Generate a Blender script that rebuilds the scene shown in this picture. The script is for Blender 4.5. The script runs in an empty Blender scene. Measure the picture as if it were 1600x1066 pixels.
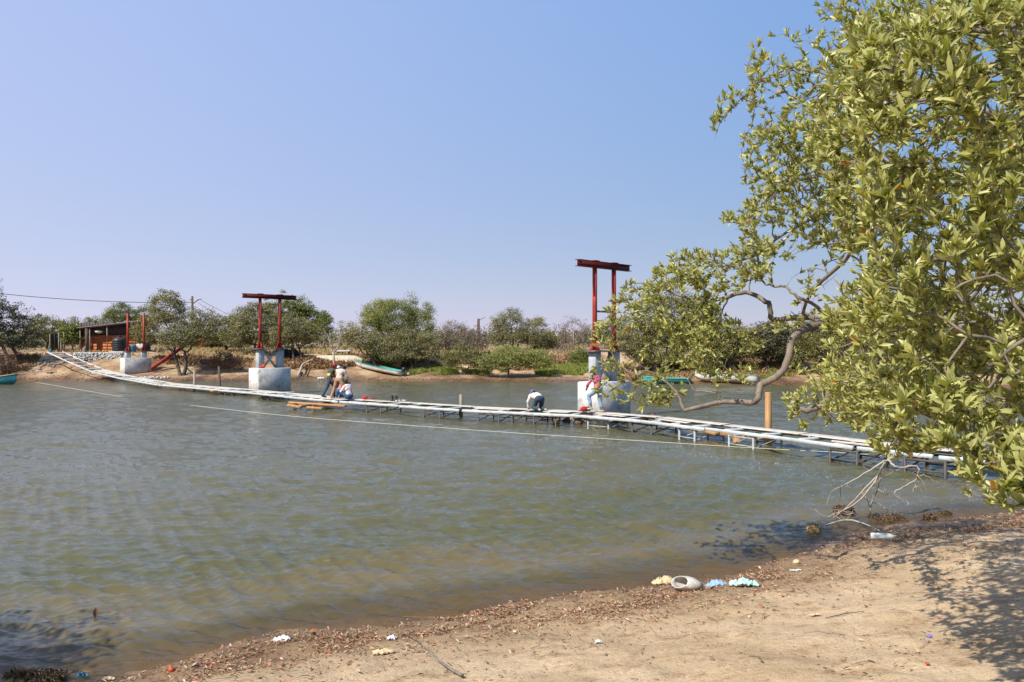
import bpy, math, random
import numpy as np
from mathutils import Vector, Matrix
rad = math.radians
random.seed(7)
RNG = np.random.default_rng(11)
SC = bpy.context.scene
COL = SC.collection

# ------------------------------------------------------------------ camera, sky, sun, exposure
H0, F, CX, CY = 3.1, 1290.0, 800.0, 533.0
cam_d = bpy.data.cameras.new("camera")
cam_d.sensor_width = 36.0
cam_d.lens = F / 1600.0 * 36.0
cam_d.clip_start = 0.05
cam_d.clip_end = 6000
cam = bpy.data.objects.new("camera", cam_d)
cam.location = (0, 0, H0)
cam.rotation_euler = (rad(90), 0, 0)
COL.objects.link(cam)
SC.camera = cam

SUN_EL = 47.0
SUNV = Vector((-0.74, -0.67, 0)).normalized()
world = bpy.data.worlds.new("World")
SC.world = world
world.use_nodes = True
wn = world.node_tree
wn.nodes.clear()
wo = wn.nodes.new("ShaderNodeOutputWorld")
bg = wn.nodes.new("ShaderNodeBackground")
sky = wn.nodes.new("ShaderNodeTexSky")
sky.sky_type = 'NISHITA'
sky.sun_disc = False
sky.sun_elevation = rad(SUN_EL)
sky.sun_rotation = math.atan2(SUNV.x, SUNV.y)
sky.air_density = 0.7
sky.dust_density = 0.3
sky.ozone_density = 4.0
bg.inputs['Strength'].default_value = 0.089
# thin dry-season haze added over the clear-sky colour
vm = wn.nodes.new("ShaderNodeVectorMath")
vm.operation = 'MULTIPLY_ADD'
vm.inputs[1].default_value = (0.57, 0.25, -0.08)
vm.inputs[2].default_value = (0.252 / .125, 0.416 / .125, 0.842 / .125)
# the haze is brighter towards the sun's side
wtc = wn.nodes.new("ShaderNodeTexCoord"); wsx = wn.nodes.new("ShaderNodeSeparateXYZ")
wn.links.new(wtc.outputs['Generated'], wsx.inputs[0])
wvs = wn.nodes.new("ShaderNodeVectorMath"); wvs.operation = 'SCALE'
wvs.inputs[0].default_value = (-.24 / .125, -.17 / .125, -.15 / .125)
wn.links.new(wsx.outputs[0], wvs.inputs['Scale'])
wad = wn.nodes.new("ShaderNodeVectorMath"); wad.operation = 'ADD'
wn.links.new(vm.outputs[0], wad.inputs[0]); wn.links.new(wvs.outputs[0], wad.inputs[1])
wn.links.new(sky.outputs[0], vm.inputs[0])
wn.links.new(wad.outputs[0], bg.inputs['Color'])
wn.links.new(bg.outputs[0], wo.inputs['Surface'])

sd = bpy.data.lights.new("sun", 'SUN')
sd.energy = 5.0
sd.angle = rad(0.53)
sd.color = (1.0, 0.95, 0.87)
sun = bpy.data.objects.new("sun", sd)
dirv = Vector((SUNV.x * math.cos(rad(SUN_EL)), SUNV.y * math.cos(rad(SUN_EL)), math.sin(rad(SUN_EL))))
sun.rotation_euler = dirv.to_track_quat('Z', 'Y').to_euler()
sun.location = dirv * 60
COL.objects.link(sun)

SC.view_settings.view_transform = 'Standard'
SC.view_settings.look = 'None'
SC.view_settings.gamma = 1
SC.view_settings.use_curve_mapping = False
SC.view_settings.exposure = 0.5
try:
    SC.cycles.max_bounces = 8
    SC.cycles.diffuse_bounces = 3
    SC.cycles.glossy_bounces = 3
    SC.cycles.transmission_bounces = 4
    SC.cycles.transparent_max_bounces = 8
    SC.cycles.caustics_reflective = False
    SC.cycles.caustics_refractive = False
except Exception:
    pass

# ------------------------------------------------------------------ materials
MATS = {}
def newmat(name):
    m = bpy.data.materials.new(name)
    m.use_nodes = True
    nt = m.node_tree
    nt.nodes.clear()
    o = nt.nodes.new("ShaderNodeOutputMaterial")
    b = nt.nodes.new("ShaderNodeBsdfPrincipled")
    nt.links.new(b.outputs[0], o.inputs[0])
    MATS[name] = m
    return m, nt, b, o
def N(nt, t, **kw):
    n = nt.nodes.new(t)
    for k, v in kw.items():
        if k.startswith('i_'):
            n.inputs[k[2:].replace('_', ' ')].default_value = v
        else:
            setattr(n, k, v)
    return n
def ramp(nt, fac, stops):
    r = nt.nodes.new("ShaderNodeValToRGB")
    e = r.color_ramp.elements
    while len(e) < len(stops):
        e.new(0.5)
    for q, (p, c) in zip(e, stops):
        q.position = p
        q.color = (c[0], c[1], c[2], 1)
    nt.links.new(fac, r.inputs[0])
    return r.outputs[0]
def mixc(nt, fac, a, b, mode='MIX'):
    m = nt.nodes.new("ShaderNodeMix")
    m.data_type = 'RGBA'
    m.blend_type = mode
    for s, v in ((0, fac), (6, a), (7, b)):
        if isinstance(v, (int, float)):
            m.inputs[s].default_value = v
        elif isinstance(v, tuple):
            m.inputs[s].default_value = (v[0], v[1], v[2], 1)
        else:
            nt.links.new(v, m.inputs[s])
    return m.outputs[2]
def noise(nt, scale, detail=4, rough=0.55, vec=None, coord='Object', stretch=None):
    n = N(nt, "ShaderNodeTexNoise")
    n.inputs['Scale'].default_value = scale
    n.inputs['Detail'].default_value = detail
    n.inputs['Roughness'].default_value = rough
    tc = N(nt, "ShaderNodeTexCoord")
    src = tc.outputs[coord] if coord != 'World' else N(nt, "ShaderNodeNewGeometry").outputs['Position']
    if stretch:
        mp = N(nt, "ShaderNodeMapping")
        mp.inputs['Scale'].default_value = stretch
        nt.links.new(src, mp.inputs[0])
        src = mp.outputs[0]
    nt.links.new(src, n.inputs['Vector'])
    return n.outputs[0]
def bump(nt, b, h, strength=0.4, dist=0.02):
    bp = N(nt, "ShaderNodeBump")
    bp.inputs['Strength'].default_value = strength
    bp.inputs['Distance'].default_value = dist
    nt.links.new(h, bp.inputs['Height'])
    nt.links.new(bp.outputs[0], b.inputs['Normal'])
    return bp
def simple(name, c1, c2=None, scale=6.0, rough=0.8, bs=0.3, bd=0.01, bscale=None, stretch=None, lo=0.35, hi=0.68, metal=0.0, detail=6):
    m, nt, b, o = newmat(name)
    c2 = c2 or tuple(x * 0.7 for x in c1)
    n = noise(nt, scale, detail, 0.6, stretch=stretch)
    nt.links.new(ramp(nt, n, [(lo, c1), (hi, c2)]), b.inputs['Base Color'])
    b.inputs['Roughness'].default_value = rough
    b.inputs['Metallic'].default_value = metal
    b.inputs['Specular IOR Level'].default_value = 0.3
    if bs > 0:
        bump(nt, b, noise(nt, bscale or scale * 4, 6, 0.6, stretch=stretch), bs, bd)
    return m
def leafmat(name, cols, under=None, trans=0.35, rough=0.5, odd=None, oddp=0.985, big=0.0, spec=0.35):
    """leaf surface: random tint per leaf, paler underside, light shining through"""
    m, nt, b, o = newmat(name)
    g = N(nt, "ShaderNodeNewGeometry")
    rp = g.outputs['Random Per Island']
    n = len(cols)
    stops = [(i / max(1, n - 1) * (oddp if odd else 1.0), c) for i, c in enumerate(cols)]
    if odd:
        stops.append((oddp + 0.003, odd))
    c = ramp(nt, rp, stops)
    if big > 0:
        nz = noise(nt, big, 3, 0.5)
        c = mixc(nt, 1.0, c, ramp(nt, nz, [(0.35, (0.72, 0.76, 0.78)), (0.65, (1.15, 1.12, 0.95))]), 'MULTIPLY')
    if under:
        c = mixc(nt, g.outputs['Backfacing'], c, mixc(nt, 0.55, c, under))
    nt.links.new(c, b.inputs['Base Color'])
    b.inputs['Roughness'].default_value = rough
    b.inputs['Specular IOR Level'].default_value = spec
    tr = N(nt, "ShaderNodeBsdfTranslucent")
    nt.links.new(mixc(nt, 1.0, c, (1.05, 1.15, 0.55), 'MULTIPLY'), tr.inputs[0])
    mx = N(nt, "ShaderNodeMixShader")
    mx.inputs[0].default_value = trans
    nt.links.new(b.outputs[0], mx.inputs[1])
    nt.links.new(tr.outputs[0], mx.inputs[2])
    nt.links.new(mx.outputs[0], o.inputs[0])
    return m

# ------------------------------------------------------------------ object helpers
def meta(o, label=None, cat=None, group=None, kind=None):
    if label: o['label'] = label
    if cat: o['category'] = cat
    if group: o['group'] = group
    if kind: o['kind'] = kind
    return o
def mesh_np(name, V, faces, mat, smooth=False):
    """faces: list of int arrays, each (n,3) or (n,4)"""
    me = bpy.data.meshes.new(name)
    V = np.asarray(V, dtype=np.float32)
    fl = [np.asarray(f, dtype=np.int32) for f in faces if len(f)]
    loops = np.concatenate([f.ravel() for f in fl])
    tot = np.concatenate([np.full(len(f), f.shape[1], dtype=np.int32) for f in fl])
    start = np.concatenate([[0], np.cumsum(tot)[:-1]]).astype(np.int32)
    me.vertices.add(len(V)); me.vertices.foreach_set('co', V.ravel())
    me.loops.add(len(loops)); me.loops.foreach_set('vertex_index', loops)
    me.polygons.add(len(tot)); me.polygons.foreach_set('loop_start', start)
    try: me.polygons.foreach_set('loop_total', tot)
    except Exception: pass
    if smooth: me.polygons.foreach_set('use_smooth', np.ones(len(tot), dtype=bool))
    me.update(calc_edges=True)
    me.validate()
    if mat: me.materials.append(MATS[mat] if isinstance(mat, str) else mat)
    return me
def link(name, me, parent=None, loc=(0, 0, 0)):
    o = bpy.data.objects.new(name, me)
    COL.objects.link(o)
    o.location = loc
    if parent: o.parent = parent
    return o
def empty(name, loc, label, cat, group=None, rz=0):
    o = bpy.data.objects.new(name, None)
    o.empty_display_size = 0.2
    COL.objects.link(o)
    o.location = loc
    o.rotation_euler = (0, 0, rz)
    return meta(o, label, cat, group)

class MB:
    """collects shapes; build() links them as one mesh object (coordinates relative to origin org)"""
    def __init__(s): s.V = []; s.F3 = []; s.F4 = []; s.n = 0
    def add(s, V, f3=(), f4=()):
        V = np.asarray(V, dtype=float).reshape(-1, 3)
        s.V.append(V)
        if len(f3): s.F3.append(np.asarray(f3, dtype=int).reshape(-1, 3) + s.n)
        if len(f4): s.F4.append(np.asarray(f4, dtype=int).reshape(-1, 4) + s.n)
        s.n += len(V)
        return s
    def box(s, c, size, ax=None, bev=0.0):
        """box centred at c, size (lx,ly,lz), ax = 3x3 rows of axes"""
        c = np.asarray(c, float); hx, hy, hz = [q / 2 for q in size]
        A = np.eye(3) if ax is None else np.asarray(ax, float)
        if bev <= 0:
            P = np.array([(x, y, z) for z in (-hz, hz) for x, y in ((-hx, -hy), (hx, -hy), (hx, hy), (-hx, hy))])
            F = [(0, 3, 2, 1), (4, 5, 6, 7), (0, 1, 5, 4), (1, 2, 6, 5), (2, 3, 7, 6), (3, 0, 4, 7)]
            return s.add(c + P @ A, f4=F)
        b = min(bev, hx * .45, hy * .45, hz * .45)
        lev = [(-hz, b), (-hz + b, 0), (hz - b, 0), (hz, b)]
        P = []
        for z, i in lev:
            x, y = hx - i, hy - i
            k = b
            P += [(-x + k, -y, z), (x - k, -y, z), (x, -y + k, z), (x, y - k, z), (x - k, y, z), (-x + k, y, z), (-x, y - k, z), (-x, -y + k, z)]
        P = np.array(P); F = []
        for l in range(3):
            for j in range(8):
                a = l * 8 + j; b2 = l * 8 + (j + 1) % 8
                F.append((a, b2, b2 + 8, a + 8))
        F += [(24, 25, 26, 27), (24, 27, 28, 31), (28, 29, 30, 31)]
        F += [(3, 2, 1, 0), (7, 4, 3, 0), (7, 6, 5, 4)]
        return s.add(c + P @ A, f4=F)
    def bar(s, a, b, w, h, up=(0, 0, 1), bev=0.0):
        a = np.asarray(a, float); b = np.asarray(b, float)
        d = b - a; L = np.linalg.norm(d); d = d / L
        up = np.asarray(up, float)
        if abs(d @ up) > 0.98: up = np.array((1.0, 0, 0))
        sde = np.cross(up, d); sde /= np.linalg.norm(sde)
        u = np.cross(d, sde)
        return s.box((a + b) / 2, (L, w, h), (d, sde, u), bev)
    def tube(s, pts, r, n=8, caps=True):
        P = np.asarray(pts, float); m = len(P)
        r = np.full(m, r) if np.isscalar(r) else np.asarray(r, float)
        T = np.gradient(P, axis=0); T /= np.linalg.norm(T, axis=1)[:, None] + 1e-12
        u = np.array((0, 0, 1.0)) if abs(T[0][2]) < 0.9 else np.array((1.0, 0, 0))
        u = np.cross(T[0], u); u /= np.linalg.norm(u)
        R = []
        ang = np.arange(n) / n * 2 * math.pi
        for i in range(m):
            u = u - T[i] * (u @ T[i]); u /= np.linalg.norm(u) + 1e-12
            v = np.cross(T[i], u)
            R.append(P[i] + r[i] * (np.cos(ang)[:, None] * u + np.sin(ang)[:, None] * v))
        V = np.concatenate(R)
        F = [(i * n + j, i * n + (j + 1) % n, (i + 1) * n + (j + 1) % n, (i + 1) * n + j) for i in range(m - 1) for j in range(n)]
        f3 = []
        if caps:
            V = np.concatenate([V, P[:1], P[-1:]])
            k = m * n
            f3 = [(k, (j + 1) % n, j) for j in range(n)] + [(k + 1, (m - 1) * n + j, (m - 1) * n + (j + 1) % n) for j in range(n)]
        return s.add(V, f3, F)
    def sphere(s, c, r, nu=12, nv=8, M=None):
        r = np.ones(3) * r
        V = []
        for i in range(nv + 1):
            t = math.pi * i / nv
            for j in range(nu):
                p = 2 * math.pi * j / nu
                V.append((math.sin(t) * math.cos(p), math.sin(t) * math.sin(p), math.cos(t)))
        V = np.array(V) * r
        if M is not None: V = V @ np.asarray(M)
        F = [(i * nu + j, (i + 1) * nu + j, (i + 1) * nu + (j + 1) % nu, i * nu + (j + 1) % nu) for i in range(nv) for j in range(nu)]
        return s.add(V + np.asarray(c, float), f4=F)
    def lathe(s, prof, c, n=24):
        V = []
        for r_, z in prof:
            for j in range(n):
                p = 2 * math.pi * j / n
                V.append((c[0] + r_ * math.cos(p), c[1] + r_ * math.sin(p), c[2] + z))
        m = len(prof)
        F = [(i * n + j, i * n + (j + 1) % n, (i + 1) * n + (j + 1) % n, (i + 1) * n + j) for i in range(m - 1) for j in range(n)]
        return s.add(V, f4=F)
    def arr(s):
        f = []
        if s.F3: f.append(np.concatenate(s.F3))
        if s.F4: f.append(np.concatenate(s.F4))
        return np.concatenate(s.V), f
    def mesh(s, name, mat, org=(0, 0, 0), smooth=False):
        V, f = s.arr()
        return mesh_np(name, V - np.asarray(org, float), f, mat, smooth)
    def build(s, name, mat, parent=None, org=None, smooth=False, loc=None):
        """org: world origin of the object (parent's base when parented)"""
        if parent is not None:
            o_ = org if org is not None else tuple(parent.location)
            return link(name, s.mesh(name, mat, o_, smooth), parent)
        org = org or (0, 0, 0)
        return link(name, s.mesh(name, mat, org, smooth), None, org)

# value noise (numpy)
def _h(ix, iy, seed):
    n = (ix.astype(np.int64) * 374761393 + iy.astype(np.int64) * 668265263 + seed * 1442695041) & 0xffffffff
    n = ((n ^ (n >> 13)) * 1274126177) & 0xffffffff
    return ((n ^ (n >> 16)) & 0xffff) / 65535.0
def vnoise(x, y, seed=0):
    ix = np.floor(x); iy = np.floor(y); fx = x - ix; fy = y - iy
    fx = fx * fx * (3 - 2 * fx); fy = fy * fy * (3 - 2 * fy)
    a = _h(ix, iy, seed); b = _h(ix + 1, iy, seed); c = _h(ix, iy + 1, seed); d = _h(ix + 1, iy + 1, seed)
    return (a * (1 - fx) + b * fx) * (1 - fy) + (c * (1 - fx) + d * fx) * fy - 0.5
def fbm(x, y, oct=4, seed=0):
    t = 0; a = 1.0
    for k in range(oct):
        t = t + a * vnoise(x * 2 ** k + 17.3 * k, y * 2 ** k - 9.1 * k, seed + k); a *= 0.5
    return t

def P(px, py, d):
    """world point seen at photo pixel (px,py) at distance d in front of the camera"""
    return np.array(((px - CX) / F * d, d, H0 - (py - CY) / F * d))
def atz(px, py, z):
    d = (H0 - z) * F / (py - CY)
    return np.array(((px - CX) / F * d, d, z))

# ------------------------------------------------------------------ terrain
NS = np.array([(-400, -160), (-60, -18), (-25, -3), (-12, 4.0), (-7.5, 6.2), (-5.0, 7.1), (-3.54, 7.6), (-2.47, 8.6), (-1.5, 8.95), (-.71, 9.25), (.38, 9.8), (1.6, 10.35), (2.9, 10.95), (4.15, 11.95),
               (4.8, 12.65), (5.6, 13.3), (7.1, 14.1), (8.5, 14.7), (10.0, 14.9), (12, 15.6), (16, 17.5), (25, 21), (60, 30), (400, 90)], float)
FS = np.array([(-400, 30), (-90, 55), (-60, 62), (-45, 64.5), (-39, 64.0), (-33, 63.6), (-28, 63.2), (-10, 63.5), (0, 63.0), (10, 61.5), (20, 57.5), (30, 54), (60, 50), (400, 20)], float)
def ysn(x): return np.interp(x, NS[:, 0], NS[:, 1])
def ysf(x): return np.interp(x, FS[:, 0], FS[:, 1])
def ground(x, y):
    x = np.asarray(x, float); y = np.asarray(y, float)
    s = ysn(x) - y + 0.35 * fbm(x * 1.3, y * 1.3, 3, 5) * np.clip(1.5 - abs(ysn(x) - y) * .5, 0, 1)
    near = np.where(s > 0, np.interp(s, [0, .12, .5, 1.2, 3, 9, 14, 60, 400], [0, .05, .12, .21, .50, 1.5, 1.75, 2.2, 2.6]), np.interp(-s, [0, 1, 4, 12], [0, -.10, -.55, -1.6]))
    near = near + np.clip(s * 2, 0, 1) * (0.07 * fbm(x * .8, y * .8, 3, 1) + 0.035 * fbm(x * 4, y * 4, 4, 2))
    t = y - ysf(x) + 1.2 * fbm(x * .25, y * .25, 3, 9)
    k = np.interp(x, [-45, -33, -27], [1.7, 1.7, 1.0])
    tt = t * k
    far = np.where(t > 0, np.interp(tt, [0, 1.0, 3, 6, 8.5, 12, 20, 30, 200, 3000], [0, .12, .32, .62, 1.25, 1.75, 2.1, 2.3, 2.4, 2.4]), np.interp(-t, [0, 2, 12], [0, -.3, -1.6]))
    far = far + np.clip(t, 0, 1) * np.interp(t, [0, 4, 300], [.3, 1, 1]) * (0.28 * fbm(x * .35, y * .5, 4, 3) + 0.08 * fbm(x * 1.7, y * 1.7, 3, 4)) * np.interp(t, [0, 5, 40, 400], [.4, 1, .6, .3])
    return np.where(y < (ysn(x) + ysf(x)) / 2, near, far)
def hit(px, py):
    """ground point seen at a photo pixel"""
    d = np.linspace(3, 400, 40000)
    x = (px - CX) / F * d; z = H0 - (py - CY) / F * d
    g = np.maximum(ground(x, d), -0.02)
    i = np.argmax(z <= g)
    return np.array((x[i], d[i], g[i]))
def gz(x, y): return float(ground(x, y))

def spaced(segs):
    out = [segs[0][0]]
    for a, b, st in segs:
        n = max(1, int(round((b - a) / st)))
        out += list(a + (b - a) * (np.arange(n) + 1) / n)
    return np.array(out)
gx = spaced([(-2500, -300, 200), (-300, -70, 15), (-70, -12, .55), (-12, -5, .2), (-5, 10, .055), (10, 16, .15), (16, 60, .55), (60, 300, 15), (300, 2500, 200)])
gy = spaced([(-60, -4, 2), (-4, 4, .3), (4, 16.5, .055), (16.5, 58, 1.3), (58, 90, .3), (90, 160, 2), (160, 4000, 120)])
GX, GY = np.meshgrid(gx, gy)
GZ = ground(GX, GY)
nx, ny = len(gx), len(gy)
idx = np.arange(nx * ny).reshape(ny, nx)
quads = np.stack([idx[:-1, :-1], idx[:-1, 1:], idx[1:, 1:], idx[1:, :-1]], -1).reshape(-1, 4)
m, nt, b, o = newmat('ground')
geo = N(nt, "ShaderNodeNewGeometry")
sx = N(nt, "ShaderNodeSeparateXYZ"); nt.links.new(geo.outputs['Position'], sx.inputs[0])
n1 = noise(nt, .9, 6, .6, coord='World'); n2 = noise(nt, 14, 6, .7, coord='World'); n3 = noise(nt, 90, 3, .6, coord='World')
dry = ramp(nt, n1, [(.34, (.38, .27, .155)), (.5, (.47, .345, .21)), (.68, (.545, .415, .265))])
dry = mixc(nt, .7, dry, ramp(nt, n2, [(.3, (.62, .58, .52)), (.48, (1, 1, 1)), (.72, (1.12, 1.12, 1.1))]), 'MULTIPLY')
dry = mixc(nt, .9, dry, ramp(nt, n3, [(.3, (.58, .52, .45)), (.48, (1, 1, 1)), (.75, (1.2, 1.18, 1.12))]), 'MULTIPLY')
dry = mixc(nt, .75, dry, ramp(nt, noise(nt, 3.1, 8, .72, coord='World'), [(.36, (.60, .50, .41)), (.47, (1, 1, 1)), (.7, (1.05, 1.05, 1.05))]), 'MULTIPLY')
dry = mixc(nt, .8, dry, ramp(nt, noise(nt, 38, 5, .7, coord='World'), [(.34, (.55, .46, .38)), (.42, (1, 1, 1))]), 'MULTIPLY')
# far bank: redder earth and dry grass tint
far_e = ramp(nt, noise(nt, .35, 6, .65, coord='World', stretch=(1, .5, 1)), [(.36, (.13, .075, .045)), (.46, (.25, .155, .085)), (.56, (.39, .275, .16)), (.68, (.48, .37, .23))])
far_e = mixc(nt, .9, far_e, ramp(nt, noise(nt, 3.2, 8, .72, coord='World', stretch=(.6, .6, 3)), [(.34, (.38, .30, .24)), (.47, (.95, .93, .9)), (.7, (1.12, 1.1, 1.05))]), 'MULTIPLY')
mf = N(nt, "ShaderNodeMath", operation='GREATER_THAN'); nt.links.new(sx.outputs[1], mf.inputs[0]); mf.inputs[1].default_value = 40
colr = mixc(nt, mf.outputs[0], dry, far_e)
# wet band by height above the water, ragged by noise
hz = N(nt, "ShaderNodeMath", operation='MULTIPLY_ADD'); nt.links.new(n1, hz.inputs[0]); hz.inputs[1].default_value = -.22; nt.links.new(sx.outputs[2], hz.inputs[2])
hz2 = N(nt, "ShaderNodeMath", operation='MULTIPLY_ADD'); nt.links.new(n2, hz2.inputs[0]); hz2.inputs[1].default_value = -.14; nt.links.new(hz.outputs[0], hz2.inputs[2])
mr = N(nt, "ShaderNodeMapRange"); nt.links.new(hz2.outputs[0], mr.inputs[0])
mr.inputs[1].default_value = -.08; mr.inputs[2].default_value = .26; mr.inputs[3].default_value = 1; mr.inputs[4].default_value = 0
colr = mixc(nt, mr.outputs[0], colr, mixc(nt, 1.0, colr, (.46, .38, .30), 'MULTIPLY'))
nt.links.new(colr, b.inputs['Base Color'])
rr = N(nt, "ShaderNodeMapRange"); nt.links.new(mr.outputs[0], rr.inputs[0]); rr.inputs[1].default_value = .7; rr.inputs[2].default_value = 1.0; rr.inputs[3].default_value = .95; rr.inputs[4].default_value = .42
nt.links.new(rr.outputs[0], b.inputs['Roughness'])
b.inputs['Specular IOR Level'].default_value = .3
bm1 = bump(nt, b, n2, .7, .05)
bm2 = N(nt, "ShaderNodeBump"); bm2.inputs['Strength'].default_value = .6; bm2.inputs['Distance'].default_value = .008
nt.links.new(n3, bm2.inputs['Height']); nt.links.new(bm1.outputs[0], bm2.inputs['Normal']); nt.links.new(bm2.outputs[0], b.inputs['Normal'])
g_o = link('ground', mesh_np('ground', np.stack([GX, GY, GZ], -1).reshape(-1, 3), [quads], 'ground', True))
meta(g_o, kind='structure')

# ------------------------------------------------------------------ water
def water():
    rows = []
    y = 1180.0
    while True:
        d = H0 * F / (y - CY)
        rows.append(d)
        if d > 78: break
        y -= 1.0 if y > 700 else (0.7 if y > 640 else .55)
    rows = np.array(rows)
    tans = np.concatenate([np.linspace(-3.2, -.72, 60)[:-1], np.linspace(-.72, .72, 1050), np.linspace(.72, 2.6, 60)[1:]])
    D, Tn = np.meshgrid(rows, tans, indexing='ij')
    X = D * Tn; Y = D
    dd = np.gradient(rows)
    cell = np.maximum(np.abs(dd), rows * (1.44 / 1050))[:, None]
    Z = np.zeros_like(X)
    rg = np.random.default_rng(3)
    # patches of rougher and calmer water
    gust = np.clip(0.85 + 0.75 * fbm(X * .12, Y * .10, 3, 31), .35, 1.5)
    main = math.radians(72)
    for k in range(54):
        lam = 0.11 * (1.085 ** k) if k < 34 else rg.uniform(.14, .5)
        a = main + rg.normal(0, .27) + (.45 if k % 5 == 0 else 0)
        kx, ky = math.cos(a) * 2 * math.pi / lam, math.sin(a) * 2 * math.pi / lam
        amp = 0.0200 * lam ** 0.95 * rg.uniform(.5, 1.2)
        if lam < .32: amp *= 1.5
        if lam > .6: amp *= 0.5
        fade = np.clip((lam / cell - 1.8) / 2.2, 0, 1)
        env = np.clip(0.7 + 1.3 * vnoise(X / (lam * 3.5) + k * 7.7, Y / (lam * 3.5) - k * 3.1, 50 + k), 0, 1.6)
        ph = kx * X + ky * Y + rg.uniform(0, 6.28) + 1.1 * fbm(X / (lam * 5), Y / (lam * 5), 2, 70 + k)
        w = 2.1 * (np.sin(ph) * .5 + .5) ** 1.9 - .8
        Z += amp * env * fade * w
    sh = np.clip((Y - ysn(X)) / 3.0, 0, 1)
    Z *= gust * (0.4 + .6 * sh)
    Z -= 0.0
    # longer wind waves rolling in from the open water
    for lam, a, am in ((1.7, 84, .020), (2.3, 96, .022), (1.15, 76, .013), (3.4, 88, .022)):
        kx, ky = math.cos(math.radians(a)) * 2 * math.pi / lam, math.sin(math.radians(a)) * 2 * math.pi / lam
        env = np.clip(.2 + 2.2 * vnoise(X / (lam * 2.6) + a, Y / (lam * 1.5) - a, int(a)), 0, 1.4)
        w = np.sin(kx * X + ky * Y + 2.4 * fbm(X / (lam * 3), Y / (lam * 3), 2, int(a) + 5))
        Z += am * env * (w + .25 * np.cos(2 * (kx * X + ky * Y))) * (.3 + .7 * sh) * np.clip(X * .06 + .75, .35, 1.2)
    # small swash waves running parallel to the near shore
    s = Y - ysn(X)
    for c, am in ((.85, .012), (1.9, .012), (3.1, .01), (4.6, .009), (6.2, .008)):
        c2 = c + .5 * fbm(X * .35, Y * .12, 3, int(c * 10))
        Z += am * np.exp(-((s - c2) / .2) ** 2) * np.clip(.6 + 1.6 * vnoise(X * .5, Y * .2, int(c * 7)), 0, 1.3)
    n0, n1_ = D.shape
    V = np.stack([X, Y, Z], -1).reshape(-1, 3)
    idx = np.arange(n0 * n1_).reshape(n0, n1_)
    q = np.stack([idx[:-1, :-1], idx[:-1, 1:], idx[1:, 1:], idx[1:, :-1]], -1).reshape(-1, 4)
    me = mesh_np('water', V, [q], 'water', True)
    at = me.attributes.new('shore', 'FLOAT', 'POINT')
    at.data.foreach_set('value', np.minimum(s, 30).astype(np.float32).ravel())
    at2 = me.attributes.new('dist', 'FLOAT', 'POINT')
    at2.data.foreach_set('value', D.astype(np.float32).ravel())
    return me
m, nt, b, o = newmat('water')
at = N(nt, "ShaderNodeAttribute", attribute_name='shore')
a2 = N(nt, "ShaderNodeAttribute", attribute_name='dist')
# murky suspended silt: brown in the shallows, olive green further out
wob = N(nt, "ShaderNodeMath", operation='MULTIPLY_ADD')
nt.links.new(noise(nt, .45, 4, .6, coord='World', stretch=(.6, 1.6, 1)), wob.inputs[0]); wob.inputs[1].default_value = 7.0
nt.links.new(at.outputs['Fac'], wob.inputs[2])
mr1 = N(nt, "ShaderNodeMapRange"); nt.links.new(wob.outputs[0], mr1.inputs[0]); mr1.inputs[1].default_value = 2.6; mr1.inputs[2].default_value = 11
wc = ramp(nt, mr1.outputs[0], [(0, (.140, .100, .047)), (.3, (.100, .080, .034)), (.6, (.072, .069, .026)), (1, (.086, .078, .032))])
wc = mixc(nt, .35, wc, ramp(nt, noise(nt, .13, 4, .6, coord='World'), [(.35, (.8, .92, 1.05)), (.65, (1.18, 1.1, .9))]), 'MULTIPLY')
nt.links.new(wc, b.inputs['Base Color'])
mr2 = N(nt, "ShaderNodeMapRange"); nt.links.new(a2.outputs['Fac'], mr2.inputs[0]); mr2.inputs[1].default_value = 10; mr2.inputs[2].default_value = 45
mr2.inputs[3].default_value = .03; mr2.inputs[4].default_value = .12
nt.links.new(mr2.outputs[0], b.inputs['Roughness'])
b.inputs['IOR'].default_value = 1.33
b.inputs['Specular IOR Level'].default_value = .95
bw = bump(nt, b, noise(nt, 9, 4, .6, coord='World', stretch=(.5, 1.8, 1)), .35, .055)
bw2 = N(nt, "ShaderNodeBump"); bw2.inputs['Strength'].default_value = .35; bw2.inputs['Distance'].default_value = .12
nt.links.new(noise(nt, 2.6, 5, .65, coord='World', stretch=(.35, 1.8, 1)), bw2.inputs['Height']); nt.links.new(bw.outputs[0], bw2.inputs['Normal'])
bw3 = N(nt, "ShaderNodeBump"); bw3.inputs['Strength'].default_value = .5; bw3.inputs['Distance'].default_value = .13
bst = N(nt, "ShaderNodeMapRange"); nt.links.new(a2.outputs['Fac'], bst.inputs[0]); bst.inputs[1].default_value = 9; bst.inputs[2].default_value = 38; bst.inputs[3].default_value = .14; bst.inputs[4].default_value = .5
for q_ in (bw, bw2, bw3): nt.links.new(bst.outputs[0], q_.inputs['Strength'])
nt.links.new(noise(nt, .9, 6, .75, coord='World', stretch=(.28, 1.7, 1)), bw3.inputs['Height']); nt.links.new(bw2.outputs[0], bw3.inputs['Normal']); nt.links.new(bw3.outputs[0], b.inputs['Normal'])
tr = N(nt, "ShaderNodeBsdfTransparent"); tr.inputs[0].default_value = (.93, .86, .72, 1)
mx = N(nt, "ShaderNodeMixShader")
mr3 = N(nt, "ShaderNodeMapRange"); nt.links.new(at.outputs['Fac'], mr3.inputs[0]); mr3.inputs[1].default_value = 0; mr3.inputs[2].default_value = 1.6
mr3.inputs[3].default_value = .72; mr3.inputs[4].default_value = 0
nt.links.new(mr3.outputs[0], mx.inputs[0]); nt.links.new(b.outputs[0], mx.inputs[1]); nt.links.new(tr.outputs[0], mx.inputs[2]); nt.links.new(mx.outputs[0], o.inputs[0])
w_o = link('water', water())
meta(w_o, kind='structure')

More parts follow.
